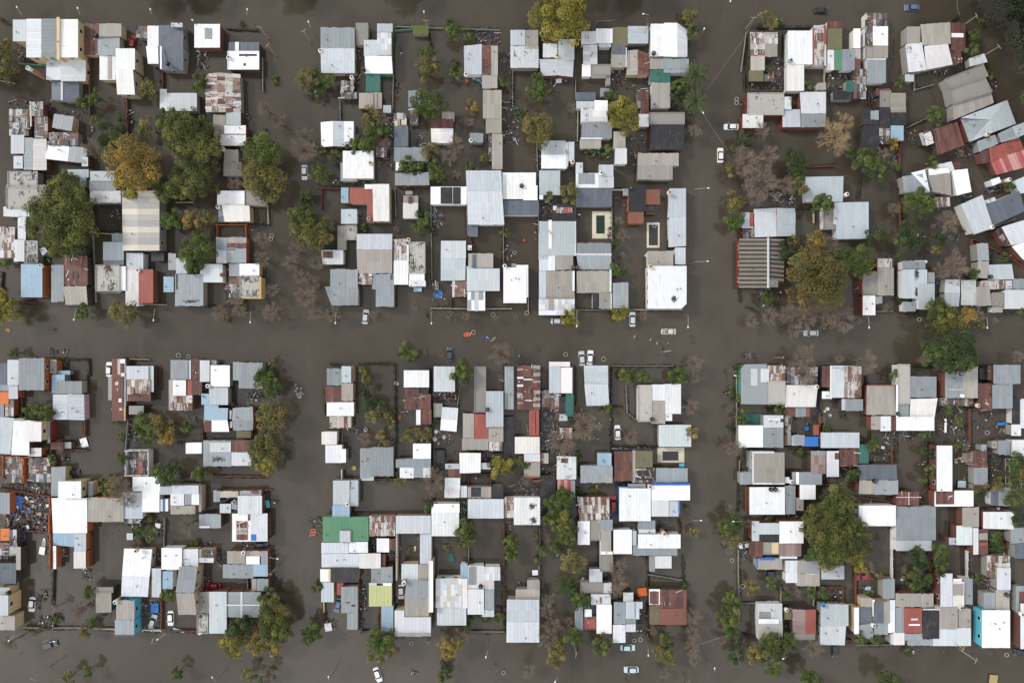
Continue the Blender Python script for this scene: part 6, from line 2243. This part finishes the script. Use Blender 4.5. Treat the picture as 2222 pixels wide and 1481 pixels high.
M['skin'] = flat('skin', (.42, .25, .17), .6); M['hair'] = flat('dark_hair', (.03, .022, .016), .7)
body_me = skinned('body', J, EJ, RJ, M['skin'])
hair_me = skinned('hair', [(0, -.01, 1.68), (0, -.01, 1.76), (0, -.05, 1.66)], [(0, 1), (0, 2)], [.10, .085, .085], M['hair'])
CL = {}
def clothes(c):
    if c not in CL:
        m = flat('clothing', ITC.get(c, (.4, .4, .4)) if c != 'e' else (.45, .75, .35), .8)
        CL[c] = skinned('jacket', [J[0], J[1], J[2], J[6], J[7], J[9], J[10], (.3, .3, 1.12), (-.32, .2, 1.04), (0, 0, 1.47)], [(0, 1), (1, 2), (2, 3), (3, 4), (2, 5), (5, 6), (4, 7), (6, 8), (2, 9)], [.16, .17, .15, .09, .07, .09, .07, .05, .05, .08], m)
    return CL[c]
CLN = {'e': 'pale green', 'w': 'white', 'k': 'black', 'a': 'grey', 'b': 'dark blue', 'y': 'yellow'}
for it in items:
    a = it[0].split()
    if a[0] == 'm':
        (px, py), = PX(a[1:3], it); X, Y, _ = un(px, py, .8); root = empty('person', (X, Y, -.75), place('person in ' + CLN[a[3]] + ' wading', px, py), 'person', 'people wading in the flood'); root.rotation_euler = (0, 0, random.uniform(0, 6.28))
        ob('body', body_me, root); ob('jacket', clothes('b' if False else a[3]), root); ob('hair', hair_me, root)
    elif a[0] == 'H':
        (px, py), = PX(a[1:3], it); X, Y, _ = un(px, py, .8); root = empty('horse', (X, Y, -.6), place('chestnut horse standing', px, py), 'horse'); root.rotation_euler = (0, 0, R(25))
        hj = [(0, 0, 1.25), (.45, 0, 1.25), (.62, 0, 1.45), (.88, 0, 1.75), (1.0, 0, 1.78), (1.22, 0, 1.55), (-.5, 0, 1.25), (-.72, 0, 1.2), (-.85, 0, .75)] + [(.5, .16, .95), (.5, .17, .5), (.5, .17, .04), (.5, -.16, .95), (.55, -.17, .5), (.5, -.17, .04), (-.6, .17, .95), (-.7, .18, .5), (-.62, .18, .04), (-.6, -.17, .95), (-.7, -.18, .5), (-.62, -.18, .04)]
        he = [(0, 1), (1, 2), (2, 3), (3, 4), (4, 5), (0, 6), (6, 7), (7, 8), (1, 9), (9, 10), (10, 11), (1, 12), (12, 13), (13, 14), (6, 15), (15, 16), (16, 17), (6, 18), (18, 19), (19, 20)]
        ob('body', skinned('body', hj, he, [.30, .29, .2, .13, .12, .07, .29, .07, .05] + [.12, .07, .05] * 4, flat('horse_coat', (.12, .045, .02), .7)), root)
        b = MB(); b.box(-.05, 0, 1.5, .6, .5, .06, 0, (.6, .5, .44)); build(b, 'blanket', M['slab'], root)
# ---------------------------------------------------------------- loose rubbish in the yards
db = MB(); DC = [(.50, .51, .52), (.30, .30, .30), (.10, .09, .08), (.15, .09, .07), (.22, .19, .15), (.05, .05, .06), (.04, .04, .04), (.07, .065, .06), (.10, .09, .08), (.12, .11, .10), (.15, .14, .13), (.20, .17, .14), (.05, .12, .28), (.32, .10, .05), (.09, .13, .08), (.06, .05, .04), (.70, .70, .70)]
pipes = MB()
for it in items:
    a = it[0].split()
    if a[0] != 'D': continue
    P = pts4(a[1:5], it); n = int(int(a[5]) * 2.2)
    big = int(a[5]) > 100; n = n // 2 if big else n; kk = 1.8 if big else 1.0
    for _ in range(n):
        px = random.uniform(P[0][0], P[2][0]); py = random.uniform(P[0][1], P[2][1]); X, Y, _ = un(px, py, .2); k = random.random(); an = random.uniform(0, 3.14); t = jit(random.choice(DC + [(.05, .14, .40), (.45, .13, .05), (.38, .30, .2), (.25, .05, .04)] if big else DC), .2)
        if k < .5: db.box(X, Y, random.uniform(-.05, .35), random.uniform(.15, .7) * kk, random.uniform(.1, .4) * kk, random.uniform(.08, .3) * kk, an, t, (.2, .3, 0), rx=random.uniform(-.3, .3))
        elif k < .8: db.box(X, Y, random.uniform(0, .4), random.uniform(1.0, 2.6), random.uniform(.06, .16), .07, an, t, (.2, .3, 0), rx=random.uniform(-.1, .1))
        else: r_ = random.uniform(.15, .35); db.lathe(X, Y, [(r_ * .8, -.1), (r_, .25), (r_ * .5, .4), (0, .38)], 8, t, (.1, .2, 0))
for _ in range(3000):            # scraps drifting on the water close to the houses
    hx = random.choice(HOUSES); bb = hx[2]; px = random.uniform(bb[0] - 14, bb[2] + 14); py = random.uniform(bb[1] - 14, bb[3] + 14); X, Y, _ = un(px, py, 0)
    db.box(X, Y, -.02, random.uniform(.1, .45), random.uniform(.08, .25), random.uniform(.05, .12), random.uniform(0, 3), jit(random.choice(DC), .2))
tag(build(db, 'debris', M['slab']), 'rubbish and scraps lying in the flooded yards', kind='stuff')
wd = MB(); 
rs = random.Random(5)
for it in items:                 # water weeds and clippings caught along the walls
    a = it[0].split()
    if a[0] not in ('f', 't'): continue
    if a[0] == 'f': P = PX(a[2:], it); L = math.dist(*P); n = int(L / .8)
    else: P = PX(a[2:4], it) * 2; n = 9 if a[1] not in 'b' else 5
    for _ in range(n):
        if rs.random() < .45: continue
        s = rs.random(); c = lerp(P[0], P[1], s); sp_ = 3 if a[0] == 'f' else float(a[4]) / it[1] * .9
        X, Y, _ = un(c[0] + rs.uniform(-sp_, sp_), c[1] + rs.uniform(-sp_, sp_), .1)
        for _ in range(5):
            z = rs.uniform(0, .3); q = rs.uniform(.08, .2); an = rs.uniform(0, 6); x, y = X + rs.uniform(-.4, .4), Y + rs.uniform(-.4, .4)
            wd.quad([(x - q * math.cos(an), y - q * math.sin(an), z), (x + q * math.sin(an) * .5, y - q * math.cos(an) * .5, z + .06), (x + q * math.cos(an), y + q * math.sin(an), z), (x - q * math.sin(an) * .5, y + q * math.cos(an) * .5, z + .03)], jit(rs.choice([(.05, .07, .02), (.09, .08, .04), (.035, .03, .02), (.06, .05, .035)]), .3))
tag(build(wd, 'weeds', M['leaf']), 'weeds and clippings caught along walls and under trees', kind='stuff')
